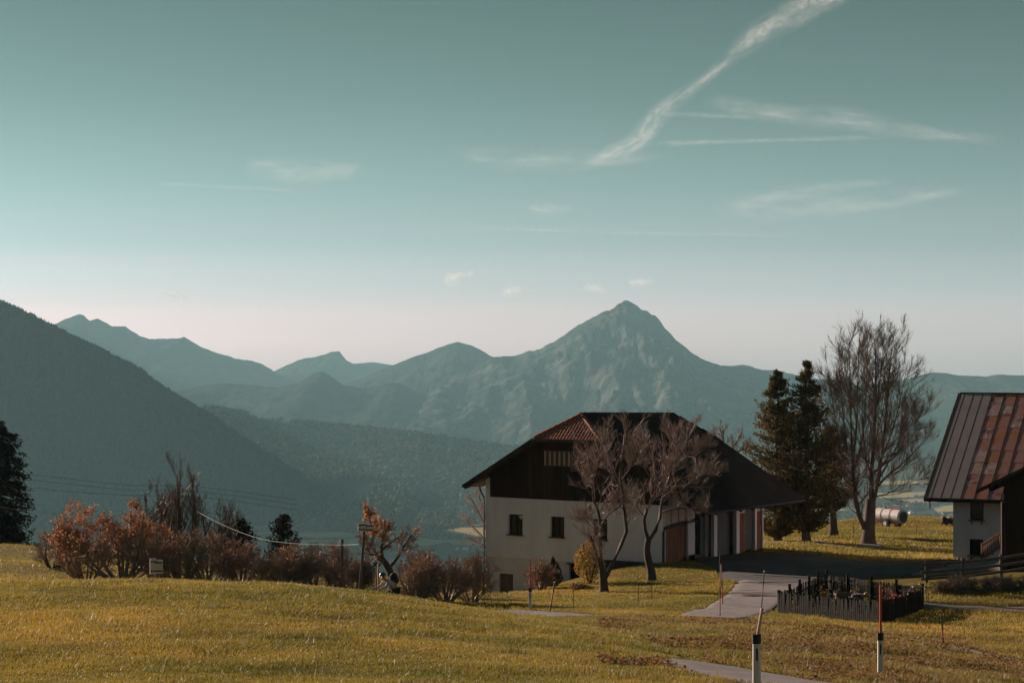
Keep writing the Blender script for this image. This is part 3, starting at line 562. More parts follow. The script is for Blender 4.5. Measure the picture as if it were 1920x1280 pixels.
# ------------------------------------------------------------------ outbuilding with the patched metal roof
BE = np.array([24.9, 128.5]); BU = np.array([.927, -.3746]); BW = np.array([.3746, .927])
def B(a, w, z): p = BE + a*BU + w*BW; return np.array([p[0], p[1], z])
U3 = np.array([*BU, 0]); W3 = np.array([*BW, 0])
ob = thing('outbuilding', 'white rendered outbuilding with patched rusty red metal roof beside dark wooden house', 'outbuilding', B(5, 5, -13))
mb = MB(); BH = [(2.50, 3.30, -10.72, -9.72), (2.46, 3.28, -12.85, -11.88)]
wall_holes(mb, lambda a, w, z: B(a, 1+w, z), 1.48, 10.5, -14.5, -9.12, BH, .25)
mb.add([B(1.48, 1, -14.5), B(1.48, 21, -14.5), B(1.48, 21, -8.8), B(1.48, 11.6, -3.8), B(1.48, 1, -9.1)], [(0, 1, 2, 3, 4)]); mb.build('wall', M_white, ob)
for i, (a, b, z0, z1) in enumerate(BH):
    c = (a+b)/2; zc = (z0+z1)/2; w = MB(); fw = .06
    for (x0, x1, y0, y1) in [(a, b, z0, z0+fw), (a, b, z1-fw, z1), (a, a+fw, z0+fw, z1-fw), (b-fw, b, z0+fw, z1-fw)]: w.box(B((x0+x1)/2, 1.16, (y0+y1)/2), U3*(x1-x0)/2, W3*.03, ZZ*(y1-y0)/2)
    wn = w.build('window', M_dwood, ob); MB().box(B(c, 1.18, zc), U3*((b-a)/2-.05), W3*.008, ZZ*((z1-z0)/2-.05)).build('pane', M_glass, wn)
    MB().box(B(c, .98, z0-.03), U3*((b-a)/2+.1), W3*.14, ZZ*.03).build('sill', M_gwood, wn)
    for s in (-1, 1): MB().box(B(c+s*.3, .95, z0-.16), U3*.03, W3*.05, ZZ*.10).build('sill_bracket', M_gwood, wn)
sl_ = math.hypot(11.6, 6.05); dS = nrm(W3*11.6+ZZ*6.05); nS = nrm(np.cross(U3, dS)); nS = nS if nS[2] > 0 else -nS
E0 = B(0, 0, -9.44)
def RP(a, s, h=0): return E0 + U3*a + dS*s + nS*h
MB().prism([RP(0, 0), RP(11, 0), RP(11, sl_), RP(0, sl_)], -nS*.16).build('roof_deck', M_dwood, ob)
MB().prism([B(0, 11.6, -3.40), B(11, 11.6, -3.40), B(11, 22, -9.2), B(0, 22, -9.2)], (0, 0, -.16)).build('roof_deck', M_tile_shade, ob)
M_sheet = mat('plain_roof_sheet', (.40, .31, .30), (.32, .25, .24), scale=.6, rough=.55, metal=.0, spec=.4, stretch=(1, 1, .4), bump=.004, bscale=1.5)
M_rust = mat('rusty_red_roof_sheet', (.56, .13, .10), (.30, .24, .23), scale=3.2, rough=.75, spec=.3, bump=.01, bscale=8, c3=(.45, .16, .08), detail=10)
M_rust2 = mat('faded_red_roof_sheet', (.48, .16, .13), (.52, .44, .42), scale=3.6, rough=.75, spec=.3, bump=.01, bscale=8, c3=(.23, .05, .045), detail=10)
ed = [.10, .33, .92, 1.50, 2.10] + [2.10+.80*k for k in range(1, 10)]
for i in range(len(ed)-1):
    a, b = ed[i]+.03, ed[i+1]-.03
    if i < 4:
        MB().prism([RP(a, .06, .015), RP(b, .06, .015), RP(b, sl_-.08, .015), RP(a, sl_-.08, .015)], nS*.02).build('roof_sheet', M_sheet, ob)
    else:
        nr = 9; hs = (sl_-.14)/nr
        for k in range(nr):
            s0 = .06+k*hs; lf = .008+.006*RNG.random()
            MB().prism([RP(a, s0, lf+.006), RP(b, s0, lf+.006), RP(b, s0+hs*1.03, lf), RP(a, s0+hs*1.03, lf)], nS*.012).build('roof_sheet', [M_rust, M_rust2][int(RNG.random() < .4)], ob)
for i, a in enumerate(ed):
    MB().box(RP(a, sl_/2, .022), U3*(.025 if i < 4 else .03), dS*(sl_/2-.04), nS*.016).build('seam', M_dwood, ob)
MB().box(RP(-.02, sl_/2, -.10), U3*.09, dS*sl_/2, nS*.13).build('verge_board', M_dwood, ob)
MB().tube([RP(0, sl_, -.02), RP(11, sl_, -.02)], .10, 8).build('ridge_capping', M_dwood, ob)
MB().box(RP(5.5, -.05, -.05), U3*5.5, dS*.05, nS*.11).build('eave_board', M_dwood, ob)
MB().tube([B(.25, .1, -9.5), B(.25, .1, -10.05)], .045, 8).build('drain_spout', M_darkmetal, ob)

# ------------------------------------------------------------------ dark wooden house at the edge of the frame
DE = np.array([24.36, 112.0]); DU = np.array([.934, -.358]); DW = np.array([.358, .934])
def D(a, w, z): p = DE + a*DU + w*DW; return np.array([p[0], p[1], z])
DU3 = np.array([*DU, 0]); DW3 = np.array([*DW, 0])
dh = thing('wooden_house', 'dark wooden house in shade cut off by the edge of the picture', 'house', D(6, 4, -12.4))
dz = lambda a: -7.78 + .51*min(a, 12-a)
MB().prism([D(1.32, .9, -13), D(10.7, .9, -13), D(10.7, .9, dz(10.7)-.2), D(6, .9, dz(6)-.2), D(1.32, .9, dz(1.32)-.2)], DW3*5).build('wall', M_void, dh)
for k in range(26):
    a, b = 1.34+k*.36, 1.34+(k+1)*.36-.02; MB().prism([D(a, .86, -12.6), D(b, .86, -12.6), D(b, .86, dz(b)-.22), D(a, .86, dz(a)-.22)], DW3*.035).build('board', M_dwood, dh)
MB().prism([D(0, 0, -7.78), D(6, 0, -4.72), D(6, 6.5, -4.72), D(0, 6.5, -7.78)], (0, 0, -.2)).build('roof_slope', M_tile_shade, dh)
MB().prism([D(12, 0, -7.78), D(6, 0, -4.72), D(6, 6.5, -4.72), D(12, 6.5, -7.78)], (0, 0, -.2)).build('roof_slope', M_tile_shade, dh)
for a in (.75, 1.25, 3.5): MB().bar(D(a, .05, dz(a)-.32), D(a, 6, dz(a)-.32), .2, .24).build('purlin', M_dwood, dh)
MB().bar(D(1.3, .8, -8.45), D(1.3, .8, -12.9), .22, .22, up=(0, 1, 0)).build('corner_post', M_dwood, dh)

# railing of the ramp beside the wooden house
ra, rb = on(1841, 117.5), on(1882, 126); zr0 = max(ra[2], rb[2])+.12; ra[2] = rb[2] = zr0
rl = thing('ramp_railing', 'brown wooden baluster railing beside the outbuilding window', 'railing', ra)
n = 13
for k in range(n):
    p = ra+(rb-ra)*k/(n-1); MB().abox(p+[0, 0, .46], .07, .07, .92 if k % 6 else 1.06).build('baluster', M_bwood, rl)
for h_ in (.12, .86): MB().bar(ra+[0, 0, h_], rb+[0, 0, h_], .06, .1).build('rail', M_bwood, rl)
for p in (ra, rb): MB().abox(p+[0, 0, -.25], .12, .12, 1.0).build('post', M_gwood, rl)
# ------------------------------------------------------------------ trees
def plen(P): return np.linalg.norm(np.diff(P, axis=1), axis=2).sum(1)
def resample(pts, k):
    P = np.asarray(pts, float); P = catmull(P, 6) if len(P) > 2 else P; s = np.r_[0, np.cumsum(np.linalg.norm(np.diff(P, axis=0), axis=1))]; t = np.linspace(0, s[-1], k)
    return np.stack([np.interp(t, s, P[:, i]) for i in range(P.shape[1])], 1)
def spawn(rng, P, R, m, t0, t1, ang, ratio, k=5, up=0.15, jit=0.12, rr=0.55, rmin=0.012, lmin=0.15, lmax=99, taper=0.35):
    NN, K = P.shape[:2]; L0 = plen(P); idx = np.repeat(np.arange(NN), m); n = NN*m
    t = rng.uniform(t0, t1, n); s = t*(K-1); i = np.minimum(s.astype(int), K-2); fr = (s-i)[:, None]
    a, b = P[idx, i], P[idx, i+1]; pos = a+(b-a)*fr; tan = nrm(b-a); rad = R[idx, i]*(1-fr[:, 0])+R[idx, i+1]*fr[:, 0]
    L = np.clip(L0[idx]*ratio*(1-0.55*t)*rng.uniform(0.55, 1.25, n), lmin, lmax)
    rv = rng.normal(size=(n, 3)); pp = nrm(rv-tan*(rv*tan).sum(1, keepdims=True)); th = (ang*rng.uniform(0.6, 1.35, n))[:, None]
    d = nrm(tan*np.cos(th)+pp*np.sin(th)+np.array([0, 0, up])); pts = [pos]; st = (L/(k-1))[:, None]
    for _ in range(k-1):
        d = nrm(d+jit*rng.normal(size=(n, 3))+np.array([0, 0, up*0.35])); pos = pos+d*st; pts.append(pos)
    Rc = np.maximum(np.minimum(rad*rr, L*0.03)[:, None]*np.linspace(1, taper, k)[None], rmin)
    return np.stack(pts, 1), Rc
def limb_set(limbs, d0, k=10, rng=None, dj=0.0):
    """limbs: list of (points [(px, py, depth offset)], r0, r1)"""
    P = []; R = []
    for pts, r0, r1 in limbs:
        P.append(resample([at(p[0], p[1], d0+(p[2] if len(p) > 2 else 0)) for p in pts], k)); R.append(np.linspace(r0, r1, k))
    return np.array(P), np.array(R)
def flare(R, amt=1.5):
    R = R.copy(); R[0, :3] *= np.array([amt, 1+(amt-1)*.35, 1.05])[:len(R[0, :3])]; return R
def bare_tree(name, label, cat, d0, limbs, levels, seed, twig, bark=None, group=None, leaf=None, ntrunk=1, lf_=1.0):
    rng = np.random.default_rng(seed); P, R = limb_set(limbs, d0); R = flare(R); R[ntrunk:] *= lf_; R[:ntrunk] *= (1+lf_)/2
    P[0][0][2] = min(P[0][0][2], float(hgt(P[0][0][0], P[0][0][1]))-.05)
    t = thing(name, label, cat, P[0][0], group); tr = NB(); tr.tubes(P, R, 9); tr.build('trunk', bark or M_bark, t, smooth=True)
    cr = NB(); cur = [(P[ntrunk:], R[ntrunk:])] if ntrunk < len(P) else [(P, R)]; allP = []
    for lv in levels:
        nx = []
        for (p, r) in cur: q = spawn(rng, p, r, **lv); nx.append(q); cr.tubes(*q, n=4 if lv is levels[0] else 3)
        Pn = np.concatenate([q[0] for q in nx]); Rn = np.concatenate([q[1] for q in nx]); allP.append(Pn); cur = [(Pn, Rn)]
    cr.build('crown', twig, t)
    if leaf:
        m, cnt, size, sel = leaf; tips = np.concatenate(allP[-2:] if len(allP) > 1 and allP[-1].shape[1] == allP[-2].shape[1] else allP[-1:]); C = tips[rng.integers(0, len(tips), cnt), rng.integers(1, tips.shape[1], cnt)]+rng.normal(0, .05, (cnt, 3))
        if sel is not None: C = C[sel(C)]
        if len(C):
            lf = NB(); leaves(lf, C, size, rng=rng); lf.build('foliage', m, t)
    return t
FT = [dict(m=13, t0=.3, t1=1, ang=.8, ratio=.5, up=.2, rr=.42, lmin=.8, lmax=1.8, rmin=.012), dict(m=8, t0=.1, t1=1, ang=.7, ratio=.55, up=.22, rr=.6, lmin=.4, lmax=1.0, rmin=.008), dict(m=6, t0=.1, t1=1, ang=.55, ratio=.65, k=4, up=.32, rmin=.0048, lmin=.28, lmax=.7)]
# two pruned fruit trees before the farmhouse
bare_tree('fruit_tree', 'bare fruit tree with forked trunk beside the yellow bush', 'tree', 112,
  [([(1133,1116),(1132,1098),(1131,1082),(1129,1066)], .30, .24), ([(1130,1078,0),(1122,1050,-.3),(1112,1020,-.4),(1107,1004,-.5)], .15, .09),
   ([(1129,1068,0),(1125,1030,.2),(1127,985,.4),(1122,960,.5),(1113,935,.4),(1111,905,.3),(1104,862,.2),(1100,835,0)], .19, .05), ([(1134,1084,0),(1148,1058,.4),(1163,1024,.6),(1175,998,.7),(1171,960,.6),(1166,918,.5),(1163,880,.5),(1170,835,.3),(1178,800,.2)], .19, .045),
   ([(1126,985,.4),(1140,965,-.4),(1160,950,-.8),(1180,930,-1.2)], .07, .03), ([(1112,930,.4),(1100,915,-.3),(1090,890,-.8),(1084,865,-1)], .06, .03), ([(1165,915,.5),(1150,890,1),(1140,850,1.6),(1138,820,1.8)], .08, .03),
   ([(1165,900,.5),(1180,880,-.4),(1196,850,-1.2),(1204,830,-1.4)], .07, .03), ([(1124,1000,.3),(1108,985,-.5),(1095,970,-1)], .04, .02), ([(1111,905,.3),(1122,870,-.8),(1128,840,-1.2),(1135,815,-1.4)], .06, .03)],
  FT, 11, M_twig, lf_=.66, group='fruit trees before the farmhouse')
bare_tree('fruit_tree', 'bare fruit tree with broad round crown before the barn door', 'tree', 117,
  [([(1222,1094),(1221,1070),(1216,1050),(1213,1030),(1216,1010)], .30, .20), ([(1216,1012,0),(1209,990,-.2),(1208,965,-.3),(1217,948,-.2),(1227,925,0),(1230,898,.2),(1226,865,.4),(1222,835,.5)], .17, .045),
   ([(1217,1012,0),(1232,988,.2),(1238,965,.3),(1243,930,.5),(1254,900,.5),(1268,868,.6),(1285,835,.8),(1290,812,.9)], .18, .045), ([(1238,962,.3),(1262,952,-.4),(1290,953,-.9),(1318,948,-1.2)], .07, .025), ([(1243,932,.5),(1268,915,-.6),(1295,905,-1.3),(1325,885,-1.6)], .09, .03),
   ([(1254,900,.5),(1285,895,1.4),(1315,880,2),(1338,872,2.3)], .08, .03), ([(1229,910,.1),(1245,880,1.4),(1255,845,2),(1258,815,2.2)], .08, .03), ([(1228,900,.1),(1210,880,-.7),(1198,850,-1.2),(1196,830,-1.4)], .06, .03), ([(1266,872,.6),(1300,850,-.4),(1322,838,-.8)], .07, .03), ([(1254,900,.5),(1262,860,-1),(1268,830,-1.4),(1272,805,-1.5)], .07, .03), ([(1208,968,-.3),(1198,955,-.8),(1190,940,-1)], .05, .025)],
  FT, 12, M_twig, lf_=.66, group='fruit trees before the farmhouse')
# the tall leafless tree on the meadow
LB = [([(1628,1024),(1629,1000),(1631,970),(1633,935)], .62, .46), ([(1621,990,0),(1611,965,-.3),(1604,930,-.4),(1600,890,-.4),(1598,858,-.4)], .34, .22), ([(1633,938,0),(1634,880,.2),(1638,830,.3),(1640,780,.3),(1642,700,.2),(1640,640,0)], .36, .05), ([(1637,945,0),(1646,900,-.5),(1654,850,-.8),(1660,790,-1),(1666,720,-1),(1672,650,-1)], .28, .04),
  ([(1600,868,-.4),(1590,850,0),(1575,835,.5),(1566,820,.8)], .14, .06), ([(1598,862,-.4),(1596,800,-.2),(1594,720,0),(1592,640,.2)], .15, .03), ([(1600,860,-.4),(1606,800,-.8),(1608,730,-1),(1610,650,-1.2)], .14, .03), ([(1590,850,0),(1583,800,.3),(1578,740,.6),(1573,680,.8)], .10, .025), ([(1600,880,-.4),(1616,830,.8),(1622,760,1.2),(1626,690,1.4),(1628,640,1.5)], .12, .025), ([(1575,836,.5),(1566,780,.6),(1558,730,.6),(1552,690,.6)], .08, .02),
  ([(1640,920,0),(1660,895,-1),(1690,870,-1.6),(1720,840,-2),(1745,810,-2.2)], .16, .025), ([(1646,900,-.5),(1675,850,.8),(1700,800,1.5),(1725,760,2)], .14, .025), ([(1652,862,-.8),(1675,800,-1.8),(1690,740,-2.4),(1700,690,-2.6)], .13, .025), ([(1640,930,0),(1665,925,1),(1700,905,1.8),(1740,895,2.4)], .10, .02), ([(1638,840,.3),(1655,770,1.6),(1668,700,2.2),(1678,650,2.4)], .12, .025), ([(1634,890,.2),(1622,850,-1.5),(1618,780,-2.2),(1616,700,-2.6)], .10, .025), ([(1640,775,.3),(1652,700,-.8),(1656,640,-1)], .09, .025), ([(1602,900,-.4),(1622,880,1.5),(1640,850,2.2)], .08, .03), ([(1632,950,0),(1612,930,1.5),(1595,905,2.4),(1580,890,2.8)], .09, .02), ([(1655,850,-.8),(1690,815,-.6),(1715,790,-.5),(1742,770,-.5)], .1, .02)]
bare_tree('linden_tree', 'tall leafless tree with split trunk on the meadow beside the conifers', 'tree', 150, LB,
  [dict(m=26, t0=.12, t1=1, ang=.78, ratio=.5, k=6, up=.17, rr=.42, lmin=1.2, lmax=3.6, rmin=.014), dict(m=7, t0=.15, t1=1, ang=.5, ratio=.5, up=.25, rr=.6, lmin=.6, lmax=1.5, rmin=.0085), dict(m=6, t0=.2, t1=1, ang=.55, ratio=.65, k=3, up=.25, rmin=.0052, lmin=.4, lmax=.9)], 13, M_ltwig, lf_=.55)
bare_tree('bare_tree', 'leafless tree top showing above the far roof slope', 'tree', 165, [([(1362,1000),(1362,920),(1362,860)], .2, .12), ([(1362,880),(1358,840),(1355,805)], .1, .03), ([(1362,870),(1375,840),(1388,815)], .09, .03), ([(1362,865),(1348,835),(1340,815)], .08, .03), ([(1365,860),(1385,845),(1402,838)], .07, .03)],
  [dict(m=10, t0=.2, t1=1, ang=.7, ratio=.5, up=.2, lmin=.8, lmax=2, rmin=0.0232), dict(m=6, t0=.2, t1=1, ang=.7, ratio=.6, up=.15, lmin=.4, lmax=1, rmin=0.0186)], 14, M_twig)
bare_tree('bare_tree', 'leafless tree leaning out from behind the farmhouse downpipe', 'tree', 143, [([(925,1130),(922,1050),(916,1000)], .14, .09), ([(918,1010),(905,975),(890,945),(878,925)], .06, .02), ([(917,1020),(900,1000),(885,985),(872,975)], .05, .02), ([(916,1000),(908,960),(898,930)], .05, .02), ([(918,1030),(895,1015),(875,1008)], .05, .02)],
  [dict(m=9, t0=.2, t1=1, ang=.55, ratio=.5, up=.1, lmin=.5, lmax=1.5, rmin=0.0186), dict(m=5, t0=.2, t1=1, ang=.6, ratio=.6, up=.1, lmin=.3, lmax=.8, rmin=0.0155)], 15, M_btwig)

def conifer(name, label, px, d, py_top, prof, seed, m, spray, nb=260, lean=0, up=.25, droop=0, trunk_r=.28, clear=.06, lsize=.23, per=34, wide=1.06):
    """prof: (height fraction, half width in px)"""
    rng = np.random.default_rng(seed); base = on(px, d); top = at(px+lean, py_top, d); Hh = top[2]-base[2]
    t = thing(name, label, 'tree', base, spray); K = 12; P = np.linspace(base-[0, 0, .1], top, K)[None]; P[0, 1:-1, :2] += rng.normal(0, .04, (K-2, 2)); R = np.linspace(trunk_r, .02, K)[None]; R[0, 0] *= 1.3
    NB().tubes(P, R, 8).build('trunk', M_bark, t, smooth=True)
    hf = np.sort(clear+(1-clear)*rng.random(nb)**1.3); hf = np.clip(hf, clear, .985); wf = np.interp(hf, [p[0] for p in prof], [p[1] for p in prof])*d/F*rng.uniform(.45, 1.4, nb)*wide
    az = rng.uniform(0, 2*math.pi, nb); o = base+(top-base)*hf[:, None]; di = np.stack([np.cos(az), np.sin(az), np.full(nb, up)], 1); pts = [o]; k = 6
    for j in range(1, k):
        s = j/(k-1); pts.append(o+di*(wf*s)[:, None]+np.array([0, 0, 1])*((up*.5*s*s-droop*s)*wf)[:, None]+rng.normal(0, .05, (nb, 3)))
    BP = np.stack(pts, 1); cr = NB(); cr.tubes(BP, np.maximum(wf[:, None]*.018, .012)*np.linspace(1, .4, k), 3); cr.build('branches', M_bark, t)
    n = nb*per; bi = np.repeat(np.arange(nb), per); s = rng.beta(1.9, .8, n)*(k-1); i = np.minimum(s.astype(int), k-2); fr = (s-i)[:, None]
    C = BP[bi, i]*(1-fr)+BP[bi, i+1]*fr; C += rng.normal(0, 1, (n, 3))*(np.array([.16, .16, .13])*(.5+wf[bi, None]*.28)); dirs = nrm(BP[bi, -1]-BP[bi, 0])+np.array([0, 0, .5 if droop == 0 else -.4])
    lf = NB(); leaves(lf, C, lsize, .5, rng, dirs=dirs, tint=np.clip(rng.random(n)*.6+.4*rng.random(nb)[bi], 0, 1)); lf.build('crown', m, t); return t
TP = [(0, 14), (.06, 34), (.15, 48), (.3, 52), (.45, 47), (.6, 36), (.75, 25), (.88, 14), (1, 2)]
conifer('thuja_tree', 'broad brown-green conifer directly behind the far roof eave', 1457, 151, 694, TP, 21, M_thuja, 'conifers behind the farmhouse', nb=430, clear=.03)
conifer('thuja_tree', 'tallest dark conifer between two other conifers', 1512, 150, 677, [(0, 12), (.08, 40), (.25, 52), (.45, 46), (.6, 36), (.75, 27), (.88, 16), (1, 2)], 22, M_thuja, 'conifers behind the farmhouse', nb=460, clear=.05)
conifer('thuja_tree', 'short conifer with bare lower trunk next to the tall leafless tree', 1563, 163, 800, [(0, 2), (.2, 22), (.32, 34), (.5, 32), (.7, 26), (.88, 16), (1, 4)], 23, M_thuja, 'conifers behind the farmhouse', nb=260, clear=.24, lean=-8, trunk_r=.34)
conifer('spruce_tree', 'dark spruce cut by the frame at the end of the upper meadow', -2, 166, 788, [(0, 52), (.15, 54), (.4, 48), (.6, 44), (.8, 32), (.92, 26), (1, 3)], 24, M_spruce, None, nb=330, up=-.05, droop=.25, lsize=.24, per=44)

def shrub(name, label, px, d, w, h, seed, twig, leaf=None, stems=9, lv=None, cat='bush', group=None, spread=.5, base_w=.25, up=.2):
    """w, h in px at distance d; many stems from one base"""
    rng = np.random.default_rng(seed); base = on(px, d, -.05); W2, Hh = w/2*d/F, h*d/F; P = []; R = []
    for i in range(stems):
        a = rng.uniform(0, 2*math.pi); rr_ = math.sqrt(rng.random()); q = np.array([math.cos(a)*W2*rr_, math.sin(a)*W2*rr_*.8, 0]); b0 = base+q*base_w; b0[2] = float(hgt(b0[0], b0[1]))-.05
        hh = Hh*rng.uniform(.68, 1.0)*(1-.28*rr_); tp = base+q*spread*1.9+[0, 0, hh*.86]; mid = (b0+tp)/2+q*.3+rng.normal(0, .15, 3); P.append(resample([b0, mid, tp], 9)); R.append(np.linspace(.045+.008*Hh, .016, 9)*rng.uniform(.7, 1.3))
    P, R = np.array(P), np.array(R); t = thing(name, label, cat, base, group); st = NB(); st.tubes(P, R, 5); st.build('stems', M_bark if twig is not M_btwig else M_btwig, t)
    lv = lv or [dict(m=8, t0=.2, t1=1, ang=.95, ratio=.42, up=up*.6, lmin=.5, lmax=Hh*.5, rmin=.012), dict(m=7, t0=.15, t1=1, ang=.9, ratio=.6, up=up*.6, lmin=.35, lmax=Hh*.25, rmin=.0085), dict(m=3, t0=.2, t1=1, ang=.8, ratio=.65, k=3, up=up, lmin=.25, lmax=.5, rmin=.0062)]
    cr = NB(); cp_, cr_ = P, R; al = []
    for l in lv: cp_, cr_ = spawn(rng, cp_, cr_, **l); cr.tubes(cp_, cr_, 3); al.append(cp_)
    cr.build('crown', twig, t)
    if leaf:
        m, cnt, size, sel = leaf; tips = al[-2] if len(al) > 1 else al[-1]; C = tips[rng.integers(0, len(tips), cnt), rng.integers(1, tips.shape[1], cnt)]+rng.normal(0, .06, (cnt, 3))
        if sel is not None: C = C[sel(C, rng)]
        lf = NB(); leaves(lf, C, size, .7, rng); lf.build('foliage', m, t)
    return t
SAP = [dict(m=9, t0=.25, t1=1, ang=.55, ratio=.42, up=.3, lmin=.7, lmax=2.4, rmin=.011), dict(m=6, t0=.15, t1=1, ang=.55, ratio=.55, up=.28, lmin=.4, lmax=1.2, rmin=.008), dict(m=3, t0=.2, t1=1, ang=.55, ratio=.65, k=3, up=.25, lmin=.3, lmax=.7, rmin=.0062)]
hi = lambda f: (lambda C, rng: rng.random(len(C)) < np.clip((C[:, 2]-C[:, 2].min())/(np.ptp(C[:, 2])+1e-6)*1.6-f, .06, 1))
G1 = 'hedge shrubs below the meadow crest'
shrub('autumn_shrub', 'round orange-leaved shrub at the end of the hedge nearest the spruce', 160, 97, 130, 165, 31, M_btwig, (M_orange, 8970, 0.078, hi(.35)), stems=13, group=G1)
shrub('autumn_shrub', 'orange-leaved shrub with dark leaning trunk in front of the bare saplings', 230, 95, 160, 182, 32, M_btwig, (M_orange, 12074, 0.078, hi(.35)), stems=14, group=G1)
shrub('bare_shrub', 'small grey-brown shrub low on the meadow edge next to the spruce', 98, 120, 70, 85, 33, M_twig, (M_orange, 431, 0.078, None), stems=9, group=G1)
shrub('bare_sapling', 'tallest bare sapling rising above the hedge', 338, 104, 110, 278, 34, M_stwig, None, lv=SAP, stems=10, spread=.42, group=G1, cat='tree', up=.3)
shrub('bare_sapling', 'bare spreading sapling between the orange shrub and the tallest sapling', 290, 106, 130, 250, 35, M_stwig, None, lv=SAP, stems=10, spread=.55, group=G1, cat='tree', up=.3)
shrub('bare_sapling', 'low bare sapling on the cable side of the tallest sapling', 410, 106, 130, 190, 36, M_stwig, None, lv=SAP, stems=10, spread=.5, group=G1, cat='tree')
shrub('autumn_shrub', 'dense brown shrub behind the tilted sign back', 305, 97, 140, 130, 37, M_btwig, (M_orange, 858, 0.078, hi(.45)), stems=12, group=G1)
shrub('autumn_shrub', 'dense dark brown shrub under the start of the bright cable', 392, 96, 140, 125, 38, M_btwig, (M_orange, 742, 0.078, hi(.3)), stems=14, group=G1)
shrub('bare_shrub', 'tangled low shrub in the hedge before the dark evergreen', 452, 97, 90, 95, 39, M_btwig, (M_orange, 247, 0.078, None), stems=11, group=G1)
shrub('bare_shrub', 'reddish shrub with twin thin trunks under the small evergreen', 535, 96, 120, 88, 40, M_btwig, (M_orange, 742, 0.078, hi(-.2)), stems=13, group=G1)
shrub('bare_shrub', 'reddish brown shrub with a bent dark stem before the pale fields', 590, 97, 100, 96, 41, M_btwig, (M_orange, 247, 0.078, None), stems=12, group=G1)
shrub('bare_shrub', 'wispy upright shrub just behind the square wooden post', 632, 100, 90, 112, 42, M_twig, (M_orange, 99, 0.078, None), stems=11, group=G1)
shrub('bare_shrub', 'low brown shrub between the wooden post and the tall sign pole', 668, 98, 70, 66, 43, M_btwig, (M_orange, 247, 0.078, None), stems=10, group=G1)
shrub('bare_shrub', 'dense red-brown thicket shrub behind the cyclist backpack', 785, 96, 110, 96, 44, M_btwig, (M_orange, 643, 0.078, hi(0)), stems=14, group=G1)
shrub('bare_shrub', 'dense red-brown thicket shrub midway between cyclist and farmhouse', 835, 97, 110, 92, 45, M_btwig, (M_orange, 346, 0.078, hi(0)), stems=14, group=G1)
shrub('bare_shrub', 'thicket shrub with yellow leaf tips against the farmhouse corner', 885, 99, 90, 115, 46, M_btwig, (M_yellow, 247, 0.078, hi(.5)), stems=12, group=G1)
shrub('bare_shrub', 'upright grey shrub above the thicket behind the apple tree', 775, 112, 90, 130, 47, M_twig, None, stems=11, group=G1)
bare_tree('apple_tree', 'crooked old apple tree with a few orange leaves above the cyclist', 'tree', 88,
  [([(738,1112),(736,1090),(729,1066),(718,1050),(710,1042)], .17, .12), ([(712,1045,0),(700,1030,.3),(690,1015,.6),(682,1003,.8)], .07, .025), ([(716,1050,0),(716,1020,-.3),(722,1000,-.4),(730,985,-.5)], .08, .025), ([(728,1066,0),(745,1045,.4),(760,1020,.6),(775,1000,.8)], .08, .025), ([(711,1043,0),(703,1040,-.5),(690,1038,-.8)], .05, .02), ([(716,1030,-.2),(735,1015,.5),(752,1005,.8)], .06, .02), ([(695,1022,.4),(700,1000,0),(694,975,-.2),(688,958,-.2)], .04, .015)],
  [dict(m=11, t0=.25, t1=1, ang=.8, ratio=.45, up=.1, lmin=.3, lmax=.9, rmin=0.0186), dict(m=7, t0=.15, t1=1, ang=.8, ratio=.6, up=.1, lmin=.2, lmax=.6, rmin=.0085), dict(m=3, t0=.15, t1=1, ang=.7, ratio=.6, k=3, up=.1, lmin=.15, lmax=.4, rmin=.0062)], 48, M_btwig, leaf=(M_orange, 2600, 0.111, lambda C: (C[:, 2] > -8.0) & (np.sin(C[:, 0]*3.1) > -.2)))
conifer('small_evergreen', 'small dark evergreen rising from the hedge beneath the cable', 530, 112, 966, [(0, 20), (.35, 26), (.6, 22), (.8, 14), (.95, 10), (1, 3)], 49, M_spruce, None, nb=150, lsize=.16, per=26, trunk_r=.1)
conifer('small_evergreen', 'dark columnar evergreen with orange top in the hedge', 452, 104, 976, [(0, 20), (.4, 26), (.7, 20), (.9, 12), (1, 4)], 50, M_spruce, None, nb=150, lsize=.15, per=26, trunk_r=.1)
# planting at the foot of the farmhouse
def dense_bush(name, label, px, d, w, h, seed, m, n, size, shape=1.0, cat='bush'):
    rng = np.random.default_rng(seed); b = on(px, d, -.04); W2, Hh = w/2*d/F, h*d/F; t = thing(name, label, cat, b)
    P = []; 
    for i in range(14):
        a = rng.uniform(0, 6.28); e = b+[math.cos(a)*W2*.6, math.sin(a)*W2*.6, Hh*rng.uniform(.4, .9)]; P.append(resample([b, (b+e)/2+rng.normal(0, .05, 3), e], 5))
    st = NB(); st.tubes(np.array(P), np.full((14, 5), .02), 4); st.build('stems', M_bark, t)
    u = nrm(rng.normal(size=(n, 3))); r = rng.random((n, 1))**.4; q = u*r; zf = (q[:, 2]+1)/2; wz = W2*np.interp(zf, [0, .25, .6, 1], [.75, 1, .85, .25] if shape == 1 else [.5, 1, 1, .5])*(1+.25*fbm(q[:, 0]*3+seed, q[:, 2]*3, 3, seed))
    C = b+np.stack([q[:, 0]*wz, q[:, 1]*wz, zf*Hh*(1+.12*fbm(q[:, 0]*4, q[:, 1]*4, 2, seed))], 1); lf = NB(); leaves(lf, C, size, .6, rng); lf.build('crown', m, t); return t
dense_bush('clipped_shrub', 'dark upright evergreen shrub against the farmhouse plinth', 1037, 121, 38, 58, 51, M_yew, 5200, .085)
dense_bush('yellow_bush', 'yellow-brown leafy bush at the foot of the forked fruit tree', 1105, 118, 62, 88, 52, M_yellow, 2600, .11, shape=2)
